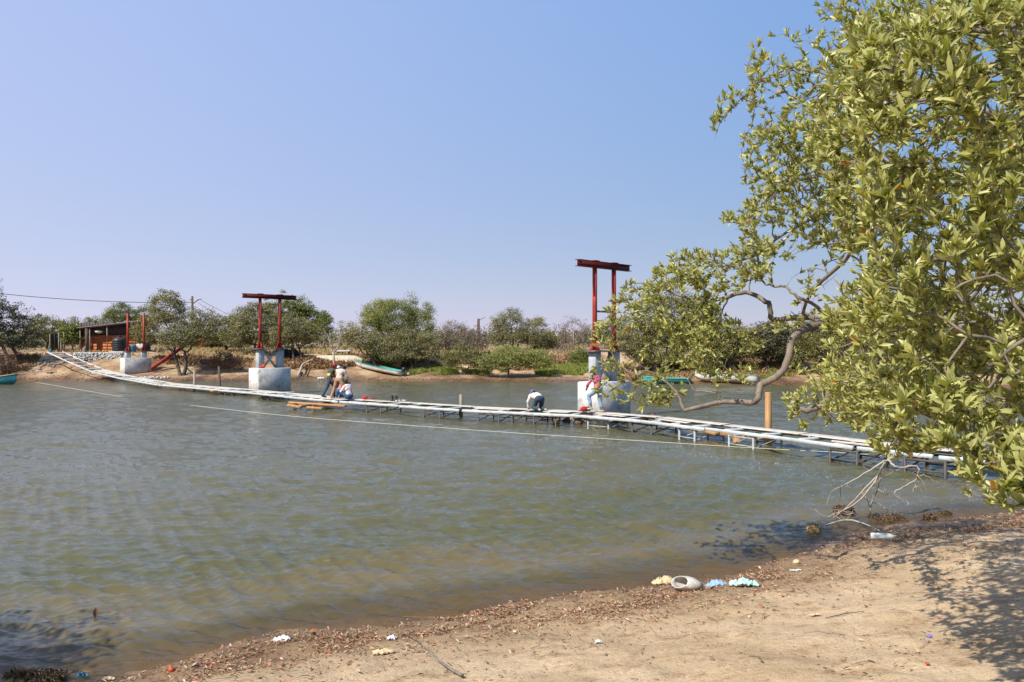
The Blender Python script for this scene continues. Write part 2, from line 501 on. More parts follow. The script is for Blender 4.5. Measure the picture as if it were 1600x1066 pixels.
# ------------------------------------------------------------------ plant machinery
def bez(p0, p1, p2, n):
    t = np.linspace(0, 1, n)[:, None]
    return (1 - t) ** 2 * p0 + 2 * t * (1 - t) * p1 + t * t * p2
class Skel:
    """branching skeleton: limbs laid down first, then every twig tip joins the nearest wood"""
    def __init__(s, rng): s.P = []; s.par = []; s.rmin = []; s.rng = rng
    def limb(s, pts, r, parent=-1, sub=4, jit=0.0):
        pts = np.asarray(pts, float)
        if parent >= 0: pts = np.vstack([s.P[parent], pts])
        # Catmull-Rom
        Q = [pts[0]]
        ext = np.vstack([2 * pts[0] - pts[1], pts, 2 * pts[-1] - pts[-2]])
        for i in range(1, len(ext) - 2):
            a, b_, c, d = ext[i - 1:i + 3]
            for k in range(1, sub + 1):
                t = k / sub
                Q.append(.5 * (2 * b_ + (c - a) * t + (2 * a - 5 * b_ + 4 * c - d) * t * t + (3 * b_ - a - 3 * c + d) * t ** 3))
        Q = np.array(Q)
        if jit: Q[1:] += s.rng.normal(0, jit, Q[1:].shape)
        rr = np.interp(np.linspace(0, 1, len(Q)), np.linspace(0, 1, len(r)), r)
        prev = parent; ids = []
        for i, q in enumerate(Q):
            if i == 0 and parent >= 0: continue
            s.P.append(q); s.par.append(prev); s.rmin.append(rr[i]); prev = len(s.P) - 1; ids.append(prev)
        return ids
    def nearest(s, p): 
        A = np.array(s.P); return int(np.argmin(((A - p) ** 2).sum(1)))
    def grow(s, tips, step=.15, curl=.25, up=0.15, maxlen=None, r0=.003, back=.35, root=None):
        n0 = len(s.P)
        cap = n0 + len(tips) * 40 + 10
        A = np.zeros((cap, 3)); A[:n0] = np.array(s.P); n = n0
        d0 = np.array([np.min(((A[:n0] - t) ** 2).sum(1)) for t in tips])
        order = np.argsort(d0)
        ends = []
        for ti in order:
            t = tips[ti]
            dif = A[:n] - t
            d2 = (dif ** 2).sum(1)
            if root is not None:   # prefer wood that lies between the tip and the root
                d2 = d2 * (1 + back * (np.linalg.norm(A[:n] - root, axis=1) > np.linalg.norm(t - root)))
            j = int(np.argmin(d2)); p = A[j].copy(); L = math.sqrt(((p - t) ** 2).sum())
            k = max(2, int(math.ceil(L / step)))
            if maxlen and L > maxlen: pass
            pr = s.par[j] if j < len(s.par) else -1
            dirp = (A[j] - A[pr]) if pr >= 0 else np.array((0, 0, 1.0))
            dirp = dirp / (np.linalg.norm(dirp) + 1e-9)
            c = p + dirp * L * curl + np.array((0, 0, 1)) * L * up + (t - p) * .35 + s.rng.normal(0, .10 * L, 3)
            B = bez(p, c, t, k + 1)[1:]
            if len(B) > 1: B[:-1] += s.rng.normal(0, .05 * step, B[:-1].shape)
            prev = j
            for q in B:
                if n >= cap: break
                A[n] = q; s.P.append(q); s.par.append(prev); s.rmin.append(r0); prev = n; n += 1
            ends.append(prev)
        return ends
    def radii(s, expo=2.3, r0=.003, scale=1.0):
        n = len(s.P); acc = np.zeros(n); r = np.zeros(n)
        for i in range(n - 1, -1, -1):
            a = acc[i] if acc[i] > 0 else r0 ** expo
            r[i] = s.rmin[i] if s.rmin[i] > r0 * 1.01 else a ** (1 / expo) * scale
            if s.par[i] >= 0: acc[s.par[i]] += a
        for i in range(n):
            p = s.par[i]
            if p >= 0 and s.rmin[i] <= r0 * 1.01: r[i] = min(r[i], r[p] * .8 if s.rmin[p] > r0 * 1.01 else r[p])
        s.R = r
        return r
    def chains(s):
        n = len(s.P); kids = [[] for _ in range(n)]
        for i, p in enumerate(s.par):
            if p >= 0: kids[p].append(i)
        out = []
        stack = [(i, None) for i in range(n) if s.par[i] < 0]
        while stack:
            i, pr = stack.pop()
            ch = [pr, i] if pr is not None else [i]
            while kids[i]:
                ks = sorted(kids[i], key=lambda q: -s.R[q])
                for q in ks[1:]: stack.append((q, i))
                i = ks[0]; ch.append(i)
            out.append(ch)
        return out
    def wood(s, mb=None, minr=0.0, nbig=9):
        mb = mb or MB()
        Pn = np.array(s.P)
        for ch in s.chains():
            r = s.R[ch].copy()
            if s.par[ch[-1]] >= -1 and len(ch) > 1 and s.par[ch[1]] == ch[0]: r[0] = min(r[0], r[1] * 1.25)
            if len(ch) < 2 or r.max() < minr: continue
            n = nbig if r.max() > .03 else (6 if r.max() > .012 else (4 if r.max() > .006 else 3))
            r[-1] *= .6
            mb.tube(Pn[ch], r, n, caps=False)
        return mb
def norm(a): return a / (np.linalg.norm(a, axis=-1, keepdims=True) + 1e-9)
def leaves(pos, dirs, nrm, L, W, fold=.18, droop=.12, detail=1):
    """leaf blades; pos base (n,3), dirs along, nrm normal, L/W arrays"""
    n = len(pos)
    d = norm(dirs); sdv = norm(np.cross(d, nrm)); nn = np.cross(sdv, d)
    L = np.asarray(L)[:, None]; W = np.asarray(W)[:, None]
    def pt(t, w, h): return pos + d * (L * t) + sdv * (W * w) + nn * (L * h)
    if detail == 2:
        V = np.stack([pt(0, 0, 0), pt(.34, .44, fold * .3), pt(.35, 0, -.0), pt(.34, -.44, fold * .3),
                      pt(.68, .40, fold * .25 - droop * .4), pt(.70, 0, -droop * .5), pt(.68, -.40, fold * .25 - droop * .4), pt(1, 0, -droop)], 1)
        k = np.arange(n)[:, None] * 8
        f3 = np.concatenate([k + np.array(q) for q in ((0, 2, 1), (0, 3, 2), (5, 7, 4), (5, 6, 7))])
        f4 = np.concatenate([k + np.array(q) for q in ((1, 2, 5, 4), (2, 3, 6, 5))])
        return V.reshape(-1, 3), [f3, f4]
    V = np.stack([pt(0, 0, 0), pt(.5, .5, fold * .3), pt(1, 0, -droop), pt(.5, -.5, fold * .3)], 1)
    k = np.arange(n)[:, None] * 4
    return V.reshape(-1, 3), [np.concatenate([k + np.array((0, 1, 2)), k + np.array((0, 2, 3))])]

simple('bark_grey', (.23, .19, .15), (.10, .08, .065), 9, .9, .8, .012, 34, stretch=(1, 1, .35))
simple('bark_dark', (.12, .095, .075), (.05, .04, .032), 5, .95, .5, .02)
simple('bark_pale', (.42, .37, .31), (.26, .22, .18), 5, .9, .4, .02)
simple('bark_rust', (.22, .15, .12), (.13, .085, .07), 5, .9, .4, .02)
leafmat('leaf_buttonwood', [(.13, .155, .032), (.29, .31, .065), (.42, .42, .105), (.53, .50, .17), (.33, .34, .08)], under=(.38, .37, .16), trans=.26, rough=.36, odd=(.62, .24, .03), oddp=.985)
leafmat('leaf_olive', [(.13, .125, .04), (.20, .19, .065), (.28, .255, .10), (.17, .16, .055)], trans=.2, rough=.55, big=.35)
leafmat('leaf_greyolive', [(.155, .14, .058), (.24, .215, .10), (.33, .295, .15), (.205, .185, .085)], trans=.2, rough=.55, big=.35)
leafmat('leaf_dark', [(.05, .05, .026), (.08, .08, .038), (.12, .115, .062), (.07, .07, .034)], trans=.15, rough=.55, big=.35)
leafmat('leaf_green', [(.11, .13, .03), (.17, .19, .04), (.23, .245, .06), (.135, .155, .035)], trans=.3, rough=.5, big=.35)
leafmat('leaf_feather', [(.21, .225, .065), (.30, .30, .10), (.38, .37, .15)], trans=.35, rough=.5, big=.3)
leafmat('leaf_brown', [(.14, .08, .05), (.22, .13, .08), (.10, .055, .035), (.17, .11, .07)], trans=.1, rough=.8)
leafmat('leaf_rust', [(.20, .15, .11), (.26, .20, .15), (.16, .125, .09)], trans=.15, rough=.8)
leafmat('grass_green', [(.17, .21, .03), (.26, .30, .05), (.36, .37, .11), (.20, .24, .04)], trans=.35, rough=.6)
leafmat('grass_dry', [(.42, .32, .16), (.55, .43, .23), (.35, .25, .12), (.48, .36, .18)], trans=.2, rough=.8)
leafmat('scrub_red', [(.24, .13, .065), (.34, .20, .10), (.17, .09, .05), (.40, .28, .15)], trans=.1, rough=.9)

# ------------------------------------------------------------------ foreground tree
def near_tree():
    rng = np.random.default_rng(21)
    P0 = globals()['P']
    def P(px, py, d): return P0(px, py, float(np.interp(d, [3.3, 5.6, 6.6, 8.2, 8.6, 10.2], [3.3, 4.8, 5.9, 8.9, 10.1, 11.9])))
    base = np.array((7.0, 8.0, gz(7.0, 8.0) - .15))
    root = empty('buttonwood_tree', tuple(base), 'big grey green leafy tree leaning over the water at the right edge', 'tree')
    S = Skel(rng)
    tr = S.limb([base, base + (-.1, .05, .9), base + (-.35, .1, 1.7), base + (-.7, .2, 2.3)], [.27, .22, .2, .18], sub=4)
    top = tr[-1]
    def pp(l): return [P(*q) for q in l]
    A = S.limb(pp([(1560, 520, 8.0), (1480, 470, 8.5), (1400, 478, 8.8), (1340, 492, 8.7), (1296, 508, 8.6)]), [.13, .11, .09, .08, .066, .055], top, 4, .008)
    l1 = S.limb(pp([(1262, 512, 8.6), (1238, 532, 8.5), (1226, 578, 8.5), (1190, 602, 8.5), (1180, 628, 8.45), (1130, 627, 8.6), (1068, 642, 8.7)]),
                [.06, .056, .054, .05, .05, .043, .034, .028], A[-1], 4, .006)
    S.limb(pp([(1060, 618, 8.8), (1040, 597, 8.9), (1012, 580, 9.0), (990, 586, 9.0), (962, 562, 9.1), (948, 530, 9.2)]), [.026, .022, .02, .015, .012, .009, .005], l1[-1], 4, .008)
    S.limb(pp([(1118, 614, 8.6), (1088, 612, 8.7), (1076, 594, 8.8)]), [.02, .014, .01, .006], S.nearest(P(1140, 626, 8.6)), 4, .008)
    l2 = S.limb(pp([(1262, 496, 8.9), (1208, 499, 9.1), (1204, 478, 9.1), (1188, 466, 9.2), (1164, 457, 9.3), (1130, 466, 9.4), (1098, 474, 9.5), (1062, 462, 9.7), (1020, 447, 9.9), (990, 442, 10.0)]),
                [.05, .045, .042, .038, .036, .034, .03, .024, .018, .012, .007], A[-1], 4, .008)
    S.limb(pp([(1128, 486, 9.4), (1105, 500, 9.5), (1085, 530, 9.6)]), [.016, .012, .008, .005], S.nearest(P(1140, 463, 9.4)), 3, .01)
    l3 = S.limb(pp([(1285, 486, 8.4), (1248, 465, 8.3), (1228, 448, 8.4), (1196, 444, 8.5), (1180, 428, 8.6), (1120, 408, 8.9), (1060, 405, 9.2)]), [.03, .026, .022, .018, .015, .012, .009, .005], A[-2], 4, .008)
    l4 = S.limb(pp([(1255, 486, 8.5), (1275, 450, 8.2), (1318, 408, 7.9), (1360, 375, 7.6)]), [.02, .022, .024, .026, .028], S.nearest(P(1262, 496, 8.9)), 4, .008)
    c = S.limb(pp([(1560, 540, 8.0), (1450, 540, 8.2), (1340, 560, 8.3), (1305, 600, 8.2), (1290, 630, 8.2), (1262, 641, 8.2), (1235, 639, 8.25)]), [.09, .08, .06, .055, .052, .05, .04, .022], tr[-2], 4, .008)
    u1 = S.limb(pp([(1640, 240, 7.6), (1560, 185, 6.9), (1470, 165, 6.9), (1400, 140, 7.4), (1330, 128, 7.9), (1240, 108, 8.3), (1180, 135, 8.4), (1140, 172, 8.4), (1112, 215, 8.4)]),
                [.06, .045, .034, .028, .024, .02, .015, .011, .007, .004], top, 4, .012)
    S.limb(pp([(1420, 100, 7.4), (1370, 60, 7.7), (1342, 12, 7.9), (1330, -50, 8.0)]), [.035, .028, .02, .014, .008], S.nearest(P(1440, 150, 7.1)), 4, .012)
    u2 = S.limb(pp([(1600, 300, 7.4), (1480, 215, 7.3), (1400, 205, 7.7), (1310, 262, 8.1), (1225, 292, 8.4), (1172, 345, 8.5), (1130, 348, 8.5)]),
                [.06, .04, .03, .024, .019, .014, .008, .004], top, 4, .012)
    u3 = S.limb(pp([(1560, 380, 8.0), (1440, 330, 8.2), (1340, 320, 8.4), (1250, 350, 8.7), (1180, 400, 9.0), (1110, 420, 9.4), (1020, 430, 9.8)]), [.06, .042, .032, .026, .021, .016, .01, .005], top, 4, .012)
    n1_ = S.limb([(5.6, 6.4, 3.3), (4.3, 5.0, 3.4), (3.2, 4.1, 3.3), (2.6, 3.7, 3.2), (2.2, 3.6, 3.1)], [.12, .09, .06, .035, .022, .012], top, 4, .01)
    S.limb([(2.5, 3.6, 2.8), (2.25, 3.5, 2.55), (2.0, 3.45, 2.45)], [.025, .018, .012, .007], n1_[-7], 4, .01)
    n2_ = S.limb([(5.6, 6.4, 4.2), (4.2, 5.2, 4.6), (3.0, 4.5, 4.7), (2.2, 4.2, 4.7)], [.11, .07, .05, .03, .012], top, 4, .01)
    S.limb([(5.6, 6.8, 5.0), (4.4, 6.2, 5.8), (3.4, 5.8, 6.1)], [.1, .07, .045, .012], top, 4, .01)
    S.limb([(7.0, 8.6, 4.6), (7.6, 9.2, 6.0), (7.9, 9.5, 7.0)], [.14, .1, .07, .02], top, 4, .01)
    S.limb([(8.0, 7.4, 4.0), (9.2, 7.2, 4.8), (10.0, 7.4, 5.0)], [.12, .09, .05, .02], top, 4, .01)
    # where the crown's twig tips are
    def poly(pl, n, d0, d1, fx=None):
        pl = np.array(pl, float); lo = pl.min(0); hi = pl.max(0); out = []
        while len(out) < n:
            q = rng.uniform(lo, hi)
            ins = False; j = len(pl) - 1
            for i in range(len(pl)):
                if (pl[i, 1] > q[1]) != (pl[j, 1] > q[1]) and q[0] < (pl[j, 0] - pl[i, 0]) * (q[1] - pl[i, 1]) / (pl[j, 1] - pl[i, 1]) + pl[i, 0]: ins = not ins
                j = i
            if not ins: continue
            v = fbm(np.array(q[0] / 60.), np.array(q[1] / 60.), 2, 77)
            if v < -.16 and rng.random() < .7: continue
            out.append(P(q[0], q[1], rng.uniform(d0, d1)))
        return out
    T = []
    # nearest boughs, right-hand side
    T += poly([(1395, 40), (1640, -60), (1640, 700), (1560, 690), (1420, 640), (1340, 600), (1330, 520), (1350, 420), (1345, 300), (1330, 180), (1320, 90)], 1150, 3.9, 5.6)
    T += poly([(1300, 80), (1400, -20), (1640, -60), (1640, 680), (1330, 670), (1270, 600), (1290, 480), (1330, 420), (1290, 300), (1250, 200)], 2100, 5.6, 7.0)
    T += poly([(1330, -20), (1640, -60), (1640, 600), (1340, 560), (1320, 300)], 900, 7.0, 8.0)
    T += poly([(1300, 30), (1420, 10), (1420, 420), (1310, 420), (1290, 250)], 260, 7.2, 8.3)
    T += poly([(1380, 620), (1640, 560), (1640, 790), (1590, 770), (1530, 720), (1440, 700)], 130, 3.6, 4.6)
    T += poly([(1478, 748), (1560, 700), (1640, 690), (1650, 810), (1590, 806), (1520, 775)], 48, 3.3, 3.9)
    T += poly([(1340, 640), (1420, 600), (1500, 640), (1470, 700), (1400, 716), (1350, 690)], 95, 5.0, 6.2)
    # upper left fringe
    T += poly([(1175, 70), (1260, 35), (1340, 70), (1340, 200), (1250, 250), (1180, 220), (1160, 130)], 330, 8.0, 8.7)
    T += poly([(1250, 8), (1345, -10), (1360, 60), (1300, 40)], 45, 7.6, 8.2)
    T += poly([(1100, 170), (1150, 130), (1160, 150), (1115, 205)], 26, 8.3, 8.5)
    T += poly([(1160, 210), (1280, 190), (1340, 260), (1330, 400), (1240, 390), (1160, 400), (1165, 300)], 620, 7.9, 9.2)
    T += poly([(1125, 340), (1175, 320), (1175, 350), (1130, 352)], 20, 8.4, 8.6)
    T += poly([(1055, 395), (1200, 375), (1260, 390), (1200, 430), (1150, 455), (1000, 450)], 260, 8.4, 9.8)
    T += poly([(975, 445), (1060, 425), (1130, 470), (1120, 540), (1060, 575), (975, 560), (925, 545), (930, 510)], 350, 8.8, 10.2)
    T += poly([(915, 560), (1000, 560), (1080, 590), (1050, 635), (1000, 640), (930, 612)], 95, 8.7, 9.5)
    T += poly([(1090, 480), (1200, 520), (1190, 590), (1110, 600), (1060, 570)], 120, 8.3, 9.6)
    T += poly([(1225, 620), (1300, 600), (1310, 660), (1240, 668)], 50, 8.0, 8.4)
    T += poly([(1290, 530), (1350, 520), (1350, 680), (1300, 640)], 150, 6.8, 8.3)
    T += poly([(1190, 500), (1300, 480), (1300, 580), (1240, 600)], 60, 8.3, 8.9)
    T += poly([(1330, 395), (1290, 470), (1220, 480), (1240, 420)], 22, 7.8, 8.4)
    T = np.array(T)
    # unseen rest of the crown, shaped so its shadow stays out of view
    E = rng.normal(0, 1, (620, 3)); E = E / np.linalg.norm(E, axis=1)[:, None] * (rng.uniform(.5, 1, (620, 1)))
    E = E * np.array((3.4, 3.8, 2.4)) + np.array((6.4, 7.0, 4.8))
    u = (E[:, 0] / np.maximum(E[:, 1], .1)) * F + CX; v = CY - (E[:, 2] - H0) / np.maximum(E[:, 1], .1) * F
    E = E[((u > 1640) | (v < -50)) & (E[:, 2] > 2.5) & (E[:, 1] > 2.4)]
    tt = (E[:, 2] - .6) / math.tan(rad(SUN_EL)); hx = E[:, 0] - SUNV.x * tt; hy = E[:, 1] - SUNV.y * tt
    E = E[hx / np.maximum(hy, .1) * F + CX > 1610]
    T = np.vstack([T, E])
    ends = S.grow(T, step=.12, curl=.22, up=.02, root=base + (-.7, .2, 2.3), r0=.0026)
    S.rmin = [q * (float(np.interp(p_[1], [4, 11], [.70, .86])) if q > .0033 else 1) for q, p_ in zip(S.rmin, S.P)]
    S.radii(2.35, .0026)
    # keep thin limbs honest
    wood = S.wood()
    trunk = wood.build('trunk', 'bark_grey', root, smooth=True)
    # leaves: rosettes on the last stretch of every twig
    Pn = np.array(S.P); pos = []; dr = []; nm = []; LL = []
    par = S.par
    bare = set(e for e in ends if Pn[e][1] > 6.5 and rng.random() < .16)
    nodes = [(e, 1.0, int(rng.integers(7, 12))) for e in ends if e not in bare]
    for e in ends:
        if e in bare: continue
        j = e
        for k in range(5):
            if par[j] >= 0 and S.R[par[j]] < .0065:
                j = par[j]
                if rng.random() < .6: nodes.append((j, .85, int(rng.integers(2, 6))))
    for e, sc, n in nodes:
        if Pn[e][1] > 8 and rng.random() < .08: continue
        p = Pn[e]; q = Pn[par[e]] if par[e] >= 0 else p - (0, 0, .1)
        ax = norm(p - q + rng.normal(0, .01, 3) + np.array((-.02, -.02, .05)))
        sc *= rng.uniform(.7, 1.2)
        a0 = rng.uniform(0, 6.28)
        hlp = norm(np.cross(ax, (0.3, .2, 1.0))); h2 = np.cross(ax, hlp)
        for k in range(n):
            a = a0 + k * 2.4; op = rng.uniform(.12, .80)
            side = math.cos(a) * hlp + math.sin(a) * h2
            d = ax * math.cos(op) + side * math.sin(op)
            pos.append(p - ax * rng.uniform(0, .04)); dr.append(d + rng.normal(0, .18, 3))
            nm.append(ax * math.sin(op) - side * math.cos(op) + rng.normal(0, .25, 3))
            LL.append(sc * (.032 + .075 * rng.random() ** .8) * float(np.interp(p[1], [3.6, 5, 9.5, 12.5], [.92, .80, 1.02, 1.22])))
    pos = np.array(pos); dr = np.array(dr); nm = -np.array(nm) * -1; LL = np.array(LL)
    V, f = leaves(pos, dr, nm, LL, LL * rng.uniform(.24, .36, len(LL)), .22, .12, 2)
    cr = link('crown', mesh_np('crown', V - base, f, 'leaf_buttonwood', True), root)
    print('near tree nodes', len(Pn), 'leaves', len(LL))
near_tree()

# ------------------------------------------------------------------ trees of the far bank
def far_tree(name, label, base, lobes, ntip, mat, bark='bark_dark', lsize=.16, per=26, spread=.42, stems=1, r=.16, group='trees and bushes on the far bank',
             cat='tree', seed=0, twig=.007, aspect=.5, lean=(0, 0), droop=.1, forkh=.3, up=.35):
    """lobes: list of (dx, dy, z, rx, ry, rz) ellipsoids relative to the base; base on the ground"""
    rng = np.random.default_rng(seed + 100)
    base = np.array(base, float)
    root = empty(name, tuple(base), label, cat, group)
    lob = np.array(lobes, float)
    top = lob[:, 2].max(); 
    S = Skel(rng)
    ids = []
    ctr = lob[:, :3].mean(0)
    for k in range(stems):
        o0 = base + np.array((rng.normal(0, .12 * stems), rng.normal(0, .12 * stems), -.15))
        f = base + np.array((lean[0] + (k - (stems - 1) / 2) * .7 * ctr[2] / 3, lean[1], ctr[2] * forkh * 1.6)) * np.array((1, 1, 1))
        mid = (o0 + f) / 2 + rng.normal(0, .12, 3)
        ids += S.limb([o0, mid, f], [r, r * .8, r * .65], sub=3)[-1:]
    for L in lob:
        c = base + L[:3]
        j = min(ids, key=lambda q: np.linalg.norm(S.P[q] - c))
        p = np.array(S.P[j])
        S.limb([p + (c - p) * .4 + rng.normal(0, .15, 3) - (0, 0, .1 * L[2]), p + (c - p) * .8 + rng.normal(0, .12, 3), c + np.array((rng.normal(0, .3), 0, L[5] * .3))], [r * .5, r * .35, r * .22, r * .1], j, 3, .02)
    vol = (lob[:, 3] * lob[:, 4] * lob[:, 5]) ** .8; vol = vol / vol.sum()
    tips = []
    for L, w in zip(lob, vol):
        n = max(4, int(ntip * w * (1.75 if mat else 1)))
        q = rng.normal(0, 1, (n, 3)); q /= np.linalg.norm(q, axis=1)[:, None]
        q *= (rng.uniform(.25, 1.0, (n, 1)) ** .45) * rng.uniform(.82, 1.12, (n, 1))
        q[:, 2] = np.where(q[:, 2] < -.5, q[:, 2] * .6, q[:, 2])
        tips.append(base + L[:3] + q * L[3:6])
    tips = np.concatenate(tips)
    g = ground(tips[:, 0], tips[:, 1]); tips = tips[tips[:, 2] > g + .15]
    ends = S.grow(tips, step=.45, curl=.2, up=.06, root=base + ctr * (.5, .5, .2), r0=twig)
    S.radii(2.3, twig)
    S.wood(nbig=6).build('trunk', bark, root, smooth=True)
    if mat:
        Pn = np.array(S.P)[ends]; n = len(Pn) * per
        per = int(per * 2.1)
        n = len(Pn) * per
        src = np.repeat(Pn, per, 0)
        csz = np.repeat(rng.uniform(.6, 1.3, len(Pn)), per)[:, None]
        off = norm(rng.normal(0, 1, (n, 3))) * rng.uniform(0, 1, (n, 1)) ** .45 * 1.15 * spread * csz * np.array((1, 1, .62))
        cc = base + ctr
        d = rng.normal(0, 1, (n, 3)) + norm(src - cc) * .8 + np.array((0, 0, up))
        nm = norm(off) * .8 + norm(src - cc) * .9 + rng.normal(0, .7, (n, 3)) + np.array((0, 0, .5))
        L = lsize * .85 * rng.uniform(.6, 1.35, n)
        ok = (src + off)[:, 2] > g.min() + .1
        V, f = leaves((src + off)[ok], d[ok], nm[ok], L[ok], L[ok] * aspect, .2, droop, 1)
        link('crown', mesh_np('crown', V - base, f, mat, False), root)
    return root
def gp(px, d, dz=0.0):
    x = (px - CX) / F * d
    return np.array((x, d, gz(x, d) + dz))
def lob(base, items, d=None):
    """items: (pxcentre, ytop, ybottom, halfwidth_px) -> ellipsoids at the base's distance"""
    out = []
    d = d or base[1]
    for it in items:
        px, yt, yb, hw = it[:4]; dy = it[4] if len(it) > 4 else 0.0
        s = (d + dy) / F
        z1 = H0 - (yt - CY) * s; z0 = H0 - (yb - CY) * s
        out.append(((px - CX) * s - base[0], dy, (z0 + z1) / 2 - base[2], hw * s, hw * s * .85, (z1 - z0) / 2))
    return out
def T(px, d, items, ntip, mat, label, **kw):
    b_ = gp(px, d)
    return far_tree(kw.pop('name', 'tree'), label, b_, lob(b_, items), ntip, mat, **kw)

T(22, 69, [(-30, 432, 545, 40), (15, 468, 560, 34), (40, 495, 560, 26)], 190, 'leaf_dark', 'dark dense tree on the left bank beyond the moored boat', seed=1, stems=2, r=.2, lean=(-.6, 0), lsize=.17)
T(8, 66.3, [(5, 545, 590, 24), (-20, 540, 592, 26)], 60, 'leaf_brown', 'low brown withered bush at the water edge behind the moored boat', seed=2, lsize=.14, stems=3, r=.05, name='bush', cat='bush')
T(72, 80, [(70, 490, 540, 30), (96, 500, 545, 18)], 110, 'leaf_olive', 'olive green flat topped tree left of the ramp top', seed=3, r=.12, lean=(.2, 0))
T(114, 75.6, [(106, 510, 543, 9), (118, 508, 540, 9)], 50, 'leaf_green', 'leafy vine covered bush hugging the left end of the shack', seed=4, r=.06, lsize=.2, name='bush', cat='bush')
T(130, 96, [(118, 498, 530, 20), (143, 495, 535, 16)], 80, 'leaf_green', 'bright green tree top rising behind the left end of the shack', seed=5, r=.14)
T(196, 92, [(190, 473, 510, 26), (225, 478, 520, 18), (170, 487, 520, 14)], 130, 'leaf_green', 'spreading green tree rising behind the shack roof', seed=6, r=.15, aspect=.3, lsize=.2)
T(284, 66.8, [(262, 455, 520, 30, 1.2), (232, 495, 548, 24, 3.2), (315, 478, 545, 24), (285, 500, 552, 36)], 330, 'leaf_greyolive', 'grey green tree with forked leaning trunk beside the red diagonal beam', seed=7, stems=2, r=.17, lsize=.15, lean=(-.2, 0))
T(345, 79, [(348, 490, 550, 30), (378, 478, 550, 20)], 170, 'leaf_olive', 'dark olive tree between the forked tree and the middle tower', seed=8, r=.16, lean=(.3, 0))
T(398, 76, [(402, 470, 545, 34), (375, 500, 552, 22), (425, 500, 552, 22)], 240, 'leaf_greyolive', 'dusty grey tree directly behind the middle tower', seed=9, r=.16)
T(455, 86, [(440, 458, 530, 42), (485, 472, 535, 28), (470, 468, 540, 34)], 260, 'leaf_green', 'tall green tree rising behind the middle tower beam', seed=10, r=.2, lsize=.2)
T(462, 73, [(462, 495, 540, 28), (440, 505, 545, 20), (484, 508, 540, 16)], 200, 'leaf_greyolive', 'silvery bushy tree right of the middle tower columns', seed=11, r=.12, stems=2, lsize=.14)
T(508, 84, [(508, 490, 530, 12)], 40, 'leaf_green', 'small green tree beside the bare tree', seed=12, r=.1)
T(521, 69.5, [(518, 498, 560, 16), (508, 500, 530, 12), (534, 496, 540, 12)], 55, None, 'bare leafless tree with pale broken trunk behind the workers', seed=13, r=.13, bark='bark_pale', twig=.012, name='bare_tree')
T(596, 69, [(565, 505, 555, 26), (545, 500, 540, 18), (590, 515, 560, 20)], 130, 'leaf_greyolive', 'thin crowned tree with dark leaning trunk by the beached boat', seed=14, r=.15, lean=(-1.0, 0), per=16, lsize=.14)
T(632, 70.5, [(615, 464, 535, 38), (655, 475, 560, 28), (588, 470, 520, 24), (620, 520, 578, 46), (600, 462, 500, 12), (640, 460, 500, 10), (668, 470, 510, 10), (572, 478, 500, 10)], 480, 'leaf_feather', 'tall feathery light green tree behind the stern of the beached boat', seed=15, r=.17, stems=2, per=24, lsize=.2, aspect=.22, spread=.45, up=.9)
T(646, 68.6, [(640, 510, 575, 30), (665, 515, 572, 22), (615, 520, 576, 22)], 200, 'leaf_greyolive', 'grey green tree in front of the feathery tree, dark at its foot', seed=16, r=.12, stems=2, lsize=.13)
T(722, 74, [(712, 500, 560, 30), (745, 512, 560, 20), (690, 510, 560, 16)], 170, 'leaf_rust', 'thin reddish tree mixed with green, left of the bare utility pole', seed=17, r=.1, stems=2, per=18, bark='bark_rust', lsize=.13)
T(727, 66.5, [(722, 535, 578, 22), (700, 545, 580, 14), (745, 550, 582, 16)], 120, 'leaf_olive', 'small shrubby tree with twisted dark trunks at the far waterline', seed=18, r=.08, stems=3, per=18, lsize=.13)
T(806, 80, [(800, 482, 545, 26), (835, 492, 550, 22), (775, 490, 545, 14)], 260, 'leaf_greyolive', 'grey green tree with open crown right of the utility pole', seed=19, r=.14, stems=2, per=20, lsize=.14)
T(795, 65.2, [(800, 540, 580, 32), (765, 552, 582, 18), (840, 545, 580, 24)], 220, 'leaf_feather', 'low spreading yellow green shrub with crooked dark trunk on the shore', seed=20, r=.09, lsize=.13, name='shrub', cat='shrub')
T(895, 88, [(895, 494, 545, 28), (870, 510, 550, 18), (918, 505, 550, 20)], 190, 'leaf_rust', 'leafless pinkish grey tree left of the near tower', seed=21, r=.12, stems=3, per=9, bark='bark_rust', lsize=.12, twig=.012)
T(858, 82, [(856, 520, 565, 20), (842, 535, 568, 14)], 90, 'leaf_olive', 'dark round bush left of the pinkish leafless tree', seed=22, r=.08, name='bush', cat='bush')
T(908, 71, [(908, 545, 582, 16), (898, 555, 580, 10)], 100, 'leaf_green', 'dense bright green bush just left of the near tower pedestal', seed=23, r=.06, name='bush', cat='bush', lsize=.13)
T(885, 78, [(880, 535, 570, 24), (860, 545, 572, 16)], 70, 'leaf_rust', 'brown twiggy thicket above the green reeds left of the near tower', seed=24, r=.05, stems=4, per=10, bark='bark_rust', name='bush', cat='bush')
T(1040, 66, [(1045, 448, 545, 56), (990, 490, 570, 34), (1095, 470, 560, 40), (1030, 520, 580, 52)], 520, 'leaf_olive', 'large round olive tree right of the near tower across the water', seed=25, r=.22, stems=3, lsize=.15)
T(960, 92, [(950, 500, 540, 20), (975, 495, 540, 14)], 60, 'leaf_dark', 'dark distant tree seen between the columns of the near tower', seed=26, r=.14)
T(1135, 64, [(1130, 505, 575, 34), (1165, 512, 570, 28), (1110, 530, 585, 20)], 260, 'leaf_olive', 'olive tree behind the white boat across the water', seed=27, r=.16, stems=2)
T(1200, 64, [(1205, 500, 575, 36), (1235, 515, 580, 26)], 240, 'leaf_dark', 'dark shoreline tree right of the white boat', seed=28, r=.16, stems=2)
